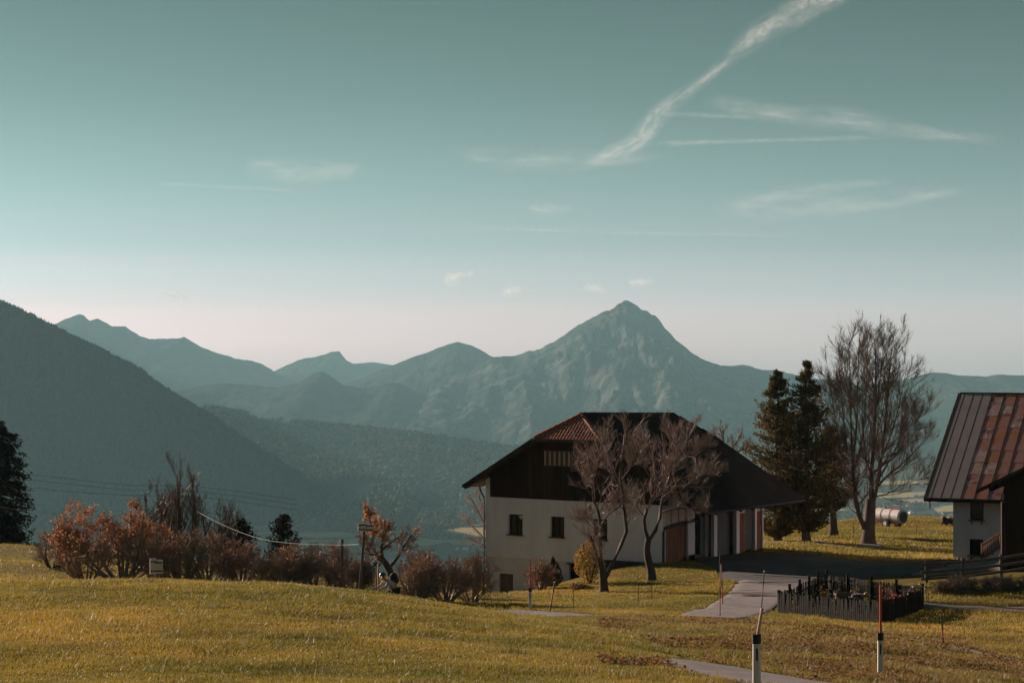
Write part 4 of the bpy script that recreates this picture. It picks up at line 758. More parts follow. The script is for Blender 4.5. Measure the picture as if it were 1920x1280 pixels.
shrub('red_shrub', 'thin red-leaved shrub next to the white marker post and cellar door', 1012, 118, 34, 62, 53, M_btwig, (M_orange, 630, 0.091, None), stems=7)
dense_bush('trailing_plant', 'pale low plant creeping down the bank beneath the yellow bush', 1085, 115, 44, 16, 54, M_drygrass, 900, .09, shape=2, cat='plant')
shrub('rose_shrub', 'shade-coloured rose shrub on the bank below the rail fence', 1830, 102.5, 110, 24, 55, M_btwig, (M_yew, 1500, .09, None), stems=12)  # these dark-leaved shrubs also stand in for the bank's own shadow
shrub('pink_shrub', 'shade-coloured low shrub with pinkish stems beneath the middle fence post', 1785, 102, 70, 19, 56, M_btwig, (M_yew, 800, .09, None), stems=9)
shrub('bank_shrub', 'shade-coloured low shrub on the bank at the picture edge', 1895, 102.5, 80, 22, 57, M_btwig, (M_yew, 900, .09, None), stems=9)

# ------------------------------------------------------------------ grass and fallen leaves
def blades(name, X, Y, hgt_, wid, m, seed, lean=.35, label=None):
    rng = np.random.default_rng(seed); n = len(X); Z = hgt(X, Y)-.015; b = np.stack([X, Y, Z], 1); a = rng.uniform(0, math.pi, n); w = np.stack([np.cos(a), np.sin(a), 0*a], 1)*(wid*rng.uniform(.6, 1.4, n))[:, None]
    cl = .6+.8*np.clip(fbm(X/1.1, Y/1.1, 3, seed)+.5, 0, 1); hh = hgt_*rng.uniform(.5, 1.3, n)*cl; ln = rng.normal(0, lean, (n, 2)); tp = b+np.stack([ln[:, 0]*hh, ln[:, 1]*hh, hh], 1)
    V = np.stack([b-w, b+w, tp], 1).reshape(-1, 3); T = np.arange(n*3).reshape(-1, 3); t = np.clip(.45*rng.random(n)+.28+.6*fbm(X/2.3, Y/3.5, 4, seed+2)+.35*fbm(X/9, Y/14, 3, seed+5), 0, .93); t = np.where(rng.random(n) < .01, 1.0, t)  # a few blades take the palest tint, painted as sun sparkle
    o = mk(name, V, [T], m, tint=t); o['kind'] = 'stuff'
    if label: o['label'] = label
    return o
def scatter(n, y0, y1, p0, p1, seed, pw=1.0):
    r = np.random.default_rng(seed); Y = y0+(y1-y0)*r.random(n)**pw; px = r.uniform(p0, p1, n); X = (px-960)/F*Y; k = ~road_mask(X, Y, .05); return X[k], Y[k]
X, Y = scatter(560000, 33, 72, -120, 1360, 91, 1.15); blades('meadow_grass', X, Y, .075, .006+.0001*Y, M_grass, 92, label='short sunlit yellow-green grass of the near meadow')
X, Y = scatter(60000, 34, 70, -120, 1330, 191, 1.1); k = fbm(X/1.3, Y/2.0, 3, 44) > .22; X, Y = X[k], Y[k]; blades('tall_grass', X, Y, .15, .008, M_tuft, 192, .5, label='taller dull green tufts scattered over the near meadow')
X, Y = scatter(120000, 38, 80, 1000, 2040, 93); bpx = X/Y*F+960+60*fbm(X/1.2, Y/1.2, 3, 66)+np.random.default_rng(67).normal(0, 45, len(X)); k = (bpx > 1345) | ((Y > 58+6*fbm(X/2, Y/2, 3, 68)) & (bpx > 1150)); X, Y = X[k], Y[k]; blades('bank_grass', X, Y, .13, .011, M_drygrass, 94, .7, label='dry tangled grass on the bank beside the road')
X, Y = scatter(190000, 78, 128, 960, 1500, 95); blades('lawn_grass', X, Y, .10, .017, M_grass, 96, label='sunlit lawn around the two fruit trees')
X, Y = scatter(150000, 40, 82, 1050, 2040, 197); blades('bank_turf', X, Y, .09, .012, M_grass, 198, label='yellow-green turf mixed into the roadside bank')
X, Y = scatter(70000, 66, 108, 1480, 2040, 97); blades('garden_grass', X, Y, .12, .018, M_grass, 98, label='grass around the picket fence')
X, Y = scatter(150000, 128, 300, 1430, 1960, 99, .9); blades('pasture_grass', X, Y, .15, .035, M_grass, 100, label='sunlit pasture around the tall leafless tree')
X, Y = scatter(80000, 70, 175, -160, 960, 101); blades('upper_meadow_grass', X, Y, .13, .022, M_grass, 102, label='sunlit grass of the meadow behind the crest')
r_ = np.random.default_rng(103); n = 26000; Y = r_.uniform(43, 78, n); X = (r_.uniform(1120, 1960, n)-960)/F*Y; k = (fbm(X/2.5, Y/4, 4, 8) > -.05) & ~road_mask(X, Y, -.3); X, Y = X[k], Y[k]
lf = NB(); leaves(lf, np.stack([X, Y, hgt(X, Y)+.05+.06*r_.random(len(X))], 1), .085, .7, r_, flat=.6); o = lf.build('fallen_leaves', mat('leaf_litter', (.26, .12, .05), (.18, .09, .045), scale=1.5, rough=.8, transl=.3, c3=(.32, .19, .07), tint=W1)); o['kind'] = 'stuff'; o['label'] = 'orange and brown leaves fallen on the roadside bank'
# ------------------------------------------------------------------ roadside posts and snow stakes
def cyl(mb, p, q, r, n=10): return mb.tube([p, q], r, n)
def marker_post(label, px, d, hpost, wpost, pole_top, pole_mat, lean=(0, 0)):
    b = on(px, d, -.1); t = thing('marker_post', label, 'marker post', b, 'white marker posts along the road'); zt = b[2]+.1+hpost; w = wpost/2
    def ring(z, k=1.0): return [b+np.array([x*k, y*k, z-b[2]]) for x, y in [(-w, -w*.55), (w*.3, -w*.8), (w, 0), (w*.3, w*.8), (-w, w*.55)]]
    def body(z0, z1): lo, hi_ = ring(z0), ring(z1); return MB().add(lo+hi_, [(4, 3, 2, 1, 0), (5, 6, 7, 8, 9)]+[(i, (i+1) % 5, 5+(i+1) % 5, 5+i) for i in range(5)])
    body(b[2], zt-.17).build('post', M_postw, t)
    cp_ = MB(); lo, hi_ = ring(zt-.17, 1.12), ring(zt, 1.12); cp_.add(lo+hi_, [(4, 3, 2, 1, 0), (5, 6, 7, 8, 9)]+[(i, (i+1) % 5, 5+(i+1) % 5, 5+i) for i in range(5)]); cp_.build('cap', M_black, t)
    MB().abox(b+[-w*.05, -w*.84, zt-b[2]-.36], w*.45, .012, .22).build('reflector', M_black, t)
    top = np.array([*(b[:2]+np.array(lean)), 0]); top[2] = at(px, pole_top, d)[2]
    pm = MB(); pm.tube([b+[0, 0, zt-b[2]-.1], top], .025 if d > 60 else .03, 10); pm.build('snow_pole', pole_mat, t)
    return t
marker_post('white marker post with red snow pole beside the farmhouse bank', 994, 90.5, .98, .13, 1047, M_red)
marker_post('white marker post with red snow pole standing in front of the picket fence', 1651, 47.6, 1.0, .125, 1097, M_red)
b_ = at(1420, 1290, 38.5); marker_post('marker post with faded pink snow pole cut by the bottom edge', 1419, 38.5, 1.0, .14, 1139, M_pink, lean=(.10, 0))
def stake(label, px0, py0, px1, py1, d, segs, r=.022, name='snow_stake', cat='snow stake'):
    a, b = on(px0, d, -.05), at(px1, py1, d); t = thing(name, label, cat, a, 'thin snow stakes along the lane')
    for f0, f1, m in segs: MB().tube([a+(b-a)*f0, a+(b-a)*f1], r, 8).build('band', m, t)
    return t
R_, K_ = M_red, M_black
stake('leaning red and black stake at the lane bend below the farmhouse', 1030, 1148, 1040, 1090, 88.5, [(0, .33, K_), (.33, .72, R_), (.72, .97, K_), (.97, 1, M_postw)], .03)
stake('tall upright red and black stake at the mouth of the driveway', 1350, 1156, 1350, 1040, 85, [(0, .08, K_), (.08, .32, R_), (.32, .5, K_), (.5, .7, R_), (.7, 1, K_)])
stake('short red stake just behind the tall driveway stake', 1355, 1112, 1352, 1057, 97, [(0, .45, R_), (.45, .62, K_), (.62, 1, M_pink)], .028)
stake('leaning thin stake standing between driveway and picket fence', 1426, 1150, 1433, 1069, 86, [(0, .25, R_), (.25, .45, K_), (.45, .68, R_), (.68, .97, K_), (.97, 1, M_postw)])
stake('dark red stake by the narrow path under the garden shadow', 1769, 1225, 1765, 1155, 71, [(0, .3, K_), (.3, .6, R_), (.6, 1, K_)], .026)
stake('pale pink pole standing next to the cyclist', 710, 1110, 709, 1056, 83, [(0, 1, M_pink)], .035, 'pole', 'pole')
def fence_stake(label, px, py0, py1, d, r=.02, m=None):
    a = on(px, d, -.1); b = at(px, py1, d); t = thing('fence_stake', label, 'stake', a, 'thin grazing fence stakes')
    MB().tube([a, b], r, 6).build('rod', m or M_gwood, t); MB().tube([b-[0, 0, .03], b+[0, 0, .03]], r*1.5, 6).build('cap', M_black, t)
fence_stake('thin stake on the lawn directly before the forked fruit tree', 1197, 1130, 1094, 100)
fence_stake('thin stake on the lawn under the broad fruit tree', 1222, 1118, 1086, 104)
fence_stake('thin pale stake low on the farmhouse bank', 1075, 1130, 1106, 96, .018, M_metal)
fence_stake('thin stake in the pasture beside the short conifer trunk', 1600, 1008, 985, 178, .03)
fence_stake('thin stake in the pasture between slurry tanker and cows', 1718, 1006, 984, 178, .03)
fence_stake('thin stake on the shaded pasture edge behind the conifers', 1522, 1014, 992, 160, .03)

# ------------------------------------------------------------------ log rail fence by the yard
pp = [on(1737, 107.5), on(1805, 107.5), on(1877, 109), on(1950, 111)]
rf = thing('rail_fence', 'grey wooden rail fence with three rails along the sunlit yard', 'fence', pp[0])
for p, h_ in zip(pp, (1.2, 1.22, 1.2, 1.2)): MB().tube([p+[0, 0, -.3], p+[0, 0, h_]], [.085, .08], 9).build('post', M_gwood, rf)
for i in range(3):
    a, b = pp[i], pp[i+1]; d = b-a; a2 = a-d*(.16 if i == 0 else 0)
    for h_ in (.28, .62, 1.0): MB().bar(a2+[0, -.1, h_], b+[0, -.1, h_+.03], .05, .14).build('rail', M_gwood, rf)
bq = on(1762, 117); bt = thing('bench', 'small dark bench on the yard edge behind the rail fence', 'bench', bq)
MB().abox(bq+[0, 0, .44], .75, .34, .06).build('seat', M_gwood, bt)
for s in (-1, 1): MB().abox(bq+[s*.3, 0, .2], .07, .28, .44).build('leg', M_gwood, bt)

# ------------------------------------------------------------------ garden with picket fence
cn = [on(1458, 92), on(1655, 86), on(1732, 96), on(1548, 104)]
pf = thing('picket_fence', 'blackened wooden picket fence enclosing the cottage garden', 'fence', cn[0])
pk = MB().prism([(-.045, -.012, 0), (.045, -.012, 0), (.045, -.012, .84), (0, -.012, .93), (-.045, -.012, .84)], (0, .024, 0)); 
pm = bpy.data.meshes.new('picket'); pm.from_pydata(pk.v, [], pk.f); pm.update(); pm.materials.append(M_fence)
r_ = np.random.default_rng(4)
for i in range(4):
    a, b = cn[i], cn[(i+1) % 4]; L = np.linalg.norm((b-a)[:2]); n = int(L/.128); ang = math.atan2(b[1]-a[1], b[0]-a[0])
    for k in range(n):
        if i == 3 and k % 3 == 1: continue
        p = a+(b-a)*(k+.5)/n; p[2] = hgt(p[0], p[1])+.03
        o = bpy.data.objects.new('picket', pm); COL.objects.link(o); o.parent = pf; o.location = p-OFF[pf.name]; o.rotation_euler = (r_.normal(0, .02), r_.normal(0, .025), ang); o.scale = (r_.uniform(.85, 1.08), 1, r_.uniform(.95, 1.03))
    off = np.array([-math.sin(ang), math.cos(ang), 0])*.04
    for h_ in (.22, .68):
        q = [a+(b-a)*t for t in np.linspace(0, 1, 5)]
        for s in range(4):
            u, v = q[s].copy(), q[s+1].copy(); u[2] = hgt(u[0], u[1])+h_; v[2] = hgt(v[0], v[1])+h_; MB().bar(u+off, v+off, .04, .07).build('rail', M_fence, pf)
    ts = np.linspace(0, 1, [5, 4, 5, 6][i])[:-1]
    for tq in ts:
        p = a+(b-a)*tq+off*1.6; p[2] = hgt(p[0], p[1]); hh = [.98, 1.0, 1.12, 1.18][i]
        po = MB().tube([p+[0, 0, -.3], p+[0, 0, hh]], .065, 9).build('post', M_fence, pf); MB().tube([p+[0, 0, hh], p+[0, 0, hh+.035]], .078, 9).build('cap', M_fence, po)
def gp(u, v, dz=0):
    p = (cn[0]*(1-u)+cn[1]*u)*(1-v)+(cn[3]*(1-u)+cn[2]*u)*v; p[2] = hgt(p[0], p[1])+dz; return p
M_soil = mat('garden_soil', (.035, .024, .018), (.022, .016, .012), scale=6, rough=1, bump=.05)
M_veg = mat('vegetable_leaf', (.16, .15, .035), (.10, .10, .03), scale=2, rough=.6, transl=.35, tint=W1)
M_pinkfl = mat('pink_petal', (.62, .17, .15), (.50, .12, .11), scale=4, rough=.6, transl=.35, tint=W1)
g_ = np.linspace(.04, .96, 14); GU, GV = np.meshgrid(g_, g_); VV_ = np.array([gp(u, v, .03) for u, v in zip(GU.ravel(), GV.ravel())]); o = mk('garden_bed', VV_, [grid_faces(14, 14)], M_soil); o['kind'] = 'structure'
def garden_plant(name, label, u, v, n, size, h_, w_, m, seed):
    b = gp(u, v); r = np.random.default_rng(seed); t = thing(name, label, 'plant', b, 'garden plants'); P = np.array([resample([b, b+[r.normal(0, w_*.3), r.normal(0, w_*.3), h_*r.uniform(.5, 1)]], 4) for _ in range(9)])
    st = NB(); st.tubes(P, np.full((9, 4), .012), 4); st.build('stems', M_veg, t); C = P[r.integers(0, 9, n), r.integers(1, 4, n)]+r.normal(0, w_*.22, (n, 3)); C[:, 2] = np.maximum(C[:, 2], b[2]+.05); lf = NB(); leaves(lf, C, size, .6, r); lf.build('foliage', m, t)
garden_plant('vegetable_plant', 'leafy vegetables in the bed before the bending gardener', .62, .42, 300, .13, .5, .7, M_veg, 1)
garden_plant('vegetable_plant', 'low yellow-green vegetables in the middle of the garden', .75, .45, 300, .12, .42, .8, M_veg, 2)
garden_plant('flower_plant', 'tall pink flowering plant by the garden side fence', .90, .55, 260, .075, .95, .28, M_pinkfl, 3)
garden_plant('flower_plant', 'orange flowers near the garden fence post row', .18, .55, 90, .08, .85, .3, M_orange, 4)
garden_plant('flower_plant', 'small pink flowers along the back garden fence', .70, .92, 120, .07, 1.0, .5, M_pinkfl, 5)
garden_plant('flower_plant', 'red-leaved plant next to the rose arch', .93, .80, 150, .08, .9, .4, M_pinkfl, 6)
garden_plant('flower_plant', 'dry brown perennial beside the slatted garden crate', .42, .72, 200, .09, .7, .4, M_drygrass, 7)
# rose arch
c = gp(.97, .93); t = thing('rose_arch', 'thin metal rose arch in the far garden corner', 'arch', c)
an = np.linspace(0, math.pi, 14)
for s in (-.22, .22): MB().tube([c+[-.42*math.cos(a), s, .55+.62*math.sin(a)] for a in an], .014, 6).build('hoop', M_metal, t); 
for s in (-1, 1):
    for y_ in (-.22, .22): MB().tube([c+[s*.42, y_, -.1], c+[s*.42, y_, .56]], .014, 6).build('leg', M_metal, t)
for a in an[1:-1:3]: MB().tube([c+[-.42*math.cos(a), -.22, .55+.62*math.sin(a)], c+[-.42*math.cos(a), .22, .55+.62*math.sin(a)]], .01, 6).build('rung', M_metal, t)
# slatted compost crate
c = gp(.38, .62); t = thing('slatted_crate', 'slatted pale wooden compost crate inside the garden', 'crate', c)
for k in range(4):
    z = .1+.17*k; MB().abox(c+[0, -.4, z], .95, .025, .11).build('slat', M_gwood, t); MB().abox(c+[0, .4, z], .95, .025, .11).build('slat', M_gwood, t); MB().abox(c+[-.45, 0, z], .025, .76, .11).build('slat', M_gwood, t); MB().abox(c+[.45, 0, z], .025, .76, .11).build('slat', M_gwood, t)
for sx_ in (-.42, .42):
    for sy_ in (-.37, .37): MB().abox(c+[sx_, sy_, .36], .05, .05, .76).build('post', M_gwood, t)

# ------------------------------------------------------------------ people and animals
def skin_body(name, base, joints, edges, m, parent, sub=2):
    """one continuous skinned surface over a skeleton; joints: name -> (local xyz, radius)"""
    keys = list(joints); me = bpy.data.meshes.new(name); me.from_pydata([tuple(np.array(base, float)+np.array(joints[k][0])-OFF[parent.name]) for k in keys], [(keys.index(a), keys.index(b)) for a, b in edges], [])
    o = link(name, me, parent); me.materials.append(m); md = o.modifiers.new('skin', 'SKIN'); md.use_smooth_shade = True
    if not me.skin_vertices: 
        bpy.context.view_layer.objects.active = o
    sv = me.skin_vertices[0].data if me.skin_vertices else None
    if sv:
        for i, k in enumerate(keys):
            r = joints[k][1]; r = (r, r) if np.isscalar(r) else r; sv[i].radius = r; sv[i].use_root = (i == 0)
    s = o.modifiers.new('smooth', 'SUBSURF'); s.levels = s.render_levels = sub
    return o
M_skin = mat('skin', (.45, .22, .16), (.40, .19, .14), scale=8, rough=.55)
M_jacket = mat('pale_grey_jacket', (.50, .46, .46), (.40, .37, .37), scale=5, rough=.8, bump=.01)
M_navy = mat('dark_blue_cloth', (.055, .075, .095), (.04, .055, .07), scale=5, rough=.85, bump=.01)
M_darkcl = mat('dark_trousers', (.025, .025, .028), (.035, .034, .036), scale=5, rough=.85)
M_blond = mat('blond_hair', (.42, .28, .15), (.30, .19, .10), scale=12, rough=.6, bump=.01)
M_helmet = mat('dark_green_helmet', (.02, .04, .03), (.03, .05, .04), scale=4, rough=.3, spec=.6)
def ell(mb, c, r, nu=14, nv=10, z0=-1.0):
    vs_ = []; 
    for j in range(nv+1):
        ph = -math.pi/2+math.pi*j/nv; zz = max(math.sin(ph), z0)
        for i in range(nu): th2 = 2*math.pi*i/nu; cc = math.sqrt(max(0, 1-min(1, zz*zz))) if zz > z0 else math.sqrt(max(0, 1-z0*z0))*(j/nv if False else 1); vs_.append((c[0]+r[0]*cc*math.cos(th2), c[1]+r[1]*cc*math.sin(th2), c[2]+r[2]*zz))
    mb.add(vs_, [(j*nu+i, j*nu+(i+1) % nu, (j+1)*nu+(i+1) % nu, (j+1)*nu+i) for j in range(nv) for i in range(nu)]); return mb
# cyclist bent over the handlebar; heads left and a little towards the viewer
cb = on(731, 81); fw_ = nrm(np.array([-.86, -.5, 0])); sd_ = np.array([-fw_[1], fw_[0], 0]); zlift = at(731, 1075, 81)[2]-cb[2]-1.50
cb[2] += max(-.2, min(.35, zlift))
def cl(f, s, z): return fw_*f+sd_*s+np.array([0, 0, z])
ct = thing('person', 'cyclist in pale jacket and dark helmet bent over the handlebar behind the crest', 'person', cb)
J = {'pelvis': (cl(-.25, 0, .92), (.16, .13)), 'belly': (cl(-.15, 0, 1.05), (.15, .13)), 'chest': (cl(.08, 0, 1.20), (.17, .13)), 'neck': (cl(.23, 0, 1.29), .06), 'head0': (cl(.28, 0, 1.34), .085), 'head1': (cl(.31, 0, 1.43), .095),
     'ls': (cl(.12, .19, 1.22), .065), 'le': (cl(.30, .24, 1.02), .05), 'lw': (cl(.50, .22, .98), .036), 'rs': (cl(.12, -.19, 1.22), .065), 're': (cl(.30, -.24, 1.02), .05), 'rw': (cl(.50, -.22, .98), .036),
     'lh': (cl(-.2, .10, .88), .09), 'lk': (cl(.15, .11, .62), .065), 'la': (cl(-.02, .11, .24), .045), 'lf': (cl(.13, .11, .18), .04), 'rh': (cl(-.2, -.10, .88), .09), 'rk': (cl(.14, -.11, .72), .065), 'ra': (cl(.0, -.11, .36), .045), 'rf': (cl(.14, -.11, .30), .04)}
ED = [('pelvis', 'belly'), ('belly', 'chest'), ('chest', 'neck'), ('neck', 'head0'), ('head0', 'head1'), ('chest', 'ls'), ('ls', 'le'), ('le', 'lw'), ('chest', 'rs'), ('rs', 're'), ('re', 'rw'), ('pelvis', 'lh'), ('lh', 'lk'), ('lk', 'la'), ('la', 'lf'), ('pelvis', 'rh'), ('rh', 'rk'), ('rk', 'ra'), ('ra', 'rf')]
skin_body('body', cb, J, ED, M_skin, ct)
JJ = {k: (J[k][0], tuple(1.13*np.atleast_1d(J[k][1])*np.ones(2))) for k in ('chest', 'belly', 'pelvis', 'ls', 'le', 'rs', 're')}; JJ['lw'] = (cl(.46, .22, .985), (.045, .045)); JJ['rw'] = (cl(.46, -.22, .985), (.045, .045)); JJ['neck'] = (cl(.19, 0, 1.265), (.085, .085))
skin_body('jacket', cb, JJ, [('chest', 'belly'), ('belly', 'pelvis'), ('chest', 'neck'), ('chest', 'ls'), ('ls', 'le'), ('le', 'lw'), ('chest', 'rs'), ('rs', 're'), ('re', 'rw')], M_jacket, ct)
JT = {k: (J[k][0], tuple(1.1*np.atleast_1d(J[k][1])*np.ones(2))) for k in ('pelvis', 'lh', 'lk', 'la', 'rh', 'rk', 'ra')}
skin_body('trousers', cb, JT, [('pelvis', 'lh'), ('lh', 'lk'), ('lk', 'la'), ('pelvis', 'rh'), ('rh', 'rk'), ('rk', 'ra')], M_darkcl, ct)
hm = ell(MB(), cb+cl(.30, 0, 1.46), (.135, .125, .12), z0=-.2); hm.build('helmet', M_helmet, ct, smooth=True)
for s in (-.035, .035): ell(MB(), cb+cl(.395, s, 1.425), (.013, .013, .013), 8, 6).build('eye', M_black, ct, smooth=True)
ell(MB(), cb+cl(.41, 0, 1.395), (.02, .02, .03), 8, 6).build('nose', M_skin, ct, smooth=True); MB().box(cb+cl(.392, 0, 1.345), sd_*.025, fw_*.008, ZZ*.006).build('mouth', M_red, ct)
for s in (-1, 1):
    w = cb+cl(.50, .22*s, .98); hb = MB()
    ell(hb, w+cl(.05, 0, -.005), (.045, .045, .03), 10, 8)
    for q in range(4): hb.tube([w+cl(.08, (q-1.5)*.02, .01), w+cl(.115-.004*abs(q-1.5), (q-1.5)*.021, 0), w+cl(.112, (q-1.5)*.021, -.035), w+cl(.09, (q-1.5)*.02, -.045)], [.011, .01, .009, .007], 6)
    hb.tube([w+cl(.04, -s*.035, 0), w+cl(.075, -s*.055, -.015), w+cl(.095, -s*.05, -.035)], [.012, .011, .008], 6); hb.build('hand', M_skin, ct, smooth=True)
bp = thing('backpack', 'dark backpack on the back of the cyclist', 'backpack', cb+cl(-.1, 0, 1.2)); bm_ = MB(); ell(bm_, cb+cl(-.16, 0, 1.30), (.17, .17, .24)); bm_.build('pack', M_darkcl, bp, smooth=True); ell(MB(), cb+cl(-.28, 0, 1.24), (.10, .12, .13)).build('pocket', M_black, bp, smooth=True)
for s in (-1, 1): MB().tube([cb+cl(-.1, .11*s, 1.42), cb+cl(.08, .13*s, 1.42), cb+cl(.18, .13*s, 1.25), cb+cl(.0, .14*s, 1.08)], .018, 6).build('strap', M_black, bp)
bi_ = thing('bicycle', 'bicycle under the cyclist, mostly hidden by the crest', 'bicycle', cb)
for f in (-.52, .52):
    wh = MB(); rim = [cb+cl(f+.33*math.cos(a), 0, .34+.33*math.sin(a)) for a in np.linspace(0, 2*math.pi, 25)]; wh.tube(rim, .022, 6, cap=False); w_ = wh.build('wheel', M_black, bi_)
    sk = MB()
    for a in np.linspace(0, 2*math.pi, 13)[:-1]: sk.tube([cb+cl(f, 0, .34), cb+cl(f+.32*math.cos(a), 0, .34+.32*math.sin(a))], .003, 4)
    sk.build('spokes', M_metal, w_)
fr = MB()
for a, b in [((-.52, .34), (-.08, .30)), ((-.08, .30), (-.24, .86)), ((-.52, .34), (-.2, .72)), ((-.2, .74), (.36, .80)), ((-.08, .30), (.38, .70)), ((.36, .84), (.52, .34))]: fr.tube([cb+cl(a[0], 0, a[1]), cb+cl(b[0], 0, b[1])], .02, 8)
fr.build('frame', M_darkmetal, bi_); MB().tube([cb+cl(.36, 0, .82), cb+cl(.42, 0, .95)], .018, 8).build('stem', M_darkmetal, bi_); MB().tube([cb+cl(.55, .30, .955), cb+cl(.45, .1, .955), cb+cl(.42, 0, .95), cb+cl(.45, -.1, .955), cb+cl(.55, -.30, .955)], .015, 8).build('handlebar', M_metal, bi_)
ell(MB(), cb+cl(-.27, 0, .87), (.13, .08, .035)).build('saddle', M_black, bi_, smooth=True)
# gardener bending to the right
gb = gp(.60, .33); fw_ = nrm(np.array([.95, -.3, 0])); sd_ = np.array([-fw_[1], fw_[0], 0])
gt = thing('person', 'blond gardener in dark blue bending over the beds inside the picket fence', 'person', gb)
J = {'pelvis': (cl(-.12, 0, .78), (.15, .14)), 'belly': (cl(.03, 0, .88), (.14, .13)), 'chest': (cl(.24, 0, .93), (.16, .13)), 'neck': (cl(.40, 0, .92), .06), 'head0': (cl(.47, 0, .92), .085), 'head1': (cl(.55, 0, .90), .092), 'ls': (cl(.26, .19, .90), .06), 'le': (cl(.34, .22, .63), .045), 'lw': (cl(.42, .18, .40), .034), 'rs': (cl(.26, -.19, .90), .06), 're': (cl(.34, -.22, .63), .045), 'rw': (cl(.42, -.18, .40), .034),
     'lh': (cl(-.12, .10, .72), .09), 'lk': (cl(.0, .12, .42), .062), 'la': (cl(-.08, .12, .08), .045), 'lf': (cl(.08, .12, .04), .04), 'rh': (cl(-.12, -.10, .72), .09), 'rk': (cl(.0, -.12, .42), .062), 'ra': (cl(-.08, -.12, .08), .045), 'rf': (cl(.08, -.12, .04), .04)}
skin_body('body', gb, J, ED, M_skin, gt)
JJ = {k: (J[k][0], tuple(1.13*np.atleast_1d(J[k][1])*np.ones(2))) for k in ('chest', 'belly', 'pelvis', 'ls', 'le', 'rs', 're')}
skin_body('shirt', gb, JJ, [('chest', 'belly'), ('belly', 'pelvis'), ('chest', 'ls'), ('ls', 'le'), ('chest', 'rs'), ('rs', 're')], M_navy, gt)
JT = {k: (J[k][0], tuple(1.1*np.atleast_1d(J[k][1])*np.ones(2))) for k in ('pelvis', 'lh', 'lk', 'la', 'rh', 'rk', 'ra')}
skin_body('trousers', gb, JT, [('pelvis', 'lh'), ('lh', 'lk'), ('lk', 'la'), ('pelvis', 'rh'), ('rh', 'rk'), ('rk', 'ra')], M_darkcl, gt)
ell(MB(), gb+cl(.52, 0, .95), (.13, .12, .105)).build('hair', M_blond, gt, smooth=True)
for s in (-1, 1):
    w = gb+cl(.42, .18*s, .40); hb = MB(); ell(hb, w+cl(.01, 0, -.05), (.035, .035, .05), 10, 8)
    for q in range(4): hb.tube([w+cl(.01, (q-1.5)*.02, -.09), w+cl(.02, (q-1.5)*.021, -.13), w+cl(.04, (q-1.5)*.021, -.155)], [.011, .009, .007], 6)
    hb.tube([w+cl(.03, -s*.02, -.05), w+cl(.055, -s*.03, -.085), w+cl(.06, -s*.02, -.11)], [.012, .010, .008], 6); hb.build('hand', M_skin, gt, smooth=True)
# two cows resting at the pasture edge
M_cowd = mat('dark_cow_coat', (.035, .026, .022), (.02, .016, .014), scale=3, rough=.8); M_coww = mat('white_cow_face', (.62, .52, .47), (.5, .42, .38), scale=4, rough=.8); M_cowb = mat('brown_cow_coat', (.22, .10, .055), (.15, .07, .04), scale=3, rough=.8)
def cow(label, px, d, face, coat, headm):
    global fw_, sd_
    b = on(px, d); fw_ = nrm(np.array([face[0], face[1], 0])); sd_ = np.array([-fw_[1], fw_[0], 0]); t = thing('cow', label, 'cow', b, 'cows resting on the pasture')
    J = {'rump': (cl(-.75, 0, .62), (.30, .34)), 'loin': (cl(-.3, 0, .55), (.40, .36)), 'ribs': (cl(.25, 0, .56), (.42, .38)), 'chest': (cl(.62, 0, .62), (.32, .30)), 'neck': (cl(.95, .02, .95), .19), 'poll': (cl(1.12, .03, 1.14), .14), 'muzzle': (cl(1.42, .03, .95), .085),
         'fk': (cl(.85, .28, .28), .09), 'ff': (cl(.55, .36, .10), .055), 'gk': (cl(.85, -.28, .28), .09), 'gf': (cl(.55, -.36, .10), .055), 'hk': (cl(-.25, .42, .28), .14), 'hh': (cl(-.7, .48, .14), .08), 'hf': (cl(-.35, .5, .07), .05), 'ik': (cl(-.25, -.42, .28), .14), 'ih': (cl(-.7, -.48, .14), .08), 'if': (cl(-.35, -.5, .07), .05), 'tail': (cl(-1.02, 0, .7), .05), 'tail2': (cl(-1.15, .1, .25), .025)}
    skin_body('body', b, J, [('rump', 'loin'), ('loin', 'ribs'), ('ribs', 'chest'), ('chest', 'neck'), ('neck', 'poll'), ('poll', 'muzzle'), ('chest', 'fk'), ('fk', 'ff'), ('chest', 'gk'), ('gk', 'gf'), ('rump', 'hk'), ('hk', 'hh'), ('hh', 'hf'), ('rump', 'ik'), ('ik', 'ih'), ('ih', 'if'), ('rump', 'tail'), ('tail', 'tail2')], coat, t)
    skin_body('face', b, {'poll': (cl(1.13, .03, 1.15), .155), 'mid': (cl(1.28, .03, 1.06), .12), 'muzzle': (cl(1.44, .03, .95), .095)}, [('poll', 'mid'), ('mid', 'muzzle')], headm, t)
    for s in (-1, 1):
        MB().tube([b+cl(1.1, .13*s, 1.2), b+cl(1.08, .25*s, 1.2), b+cl(1.06, .33*s, 1.16)], [.04, .06, .02], 8).build('ear', headm, t, smooth=True); MB().tube([b+cl(1.12, .08*s, 1.26), b+cl(1.15, .15*s, 1.36), b+cl(1.2, .15*s, 1.44)], [.03, .022, .008], 8).build('horn', M_postw, t, smooth=True)
cow('dark cow with white face lying at the pasture edge', 1776, 246, (-.6, -.8), M_cowd, M_coww)
cow('brown-backed cow half hidden by the outbuilding wall', 1789, 251, (.7, -.7), M_cowb, M_cowb)

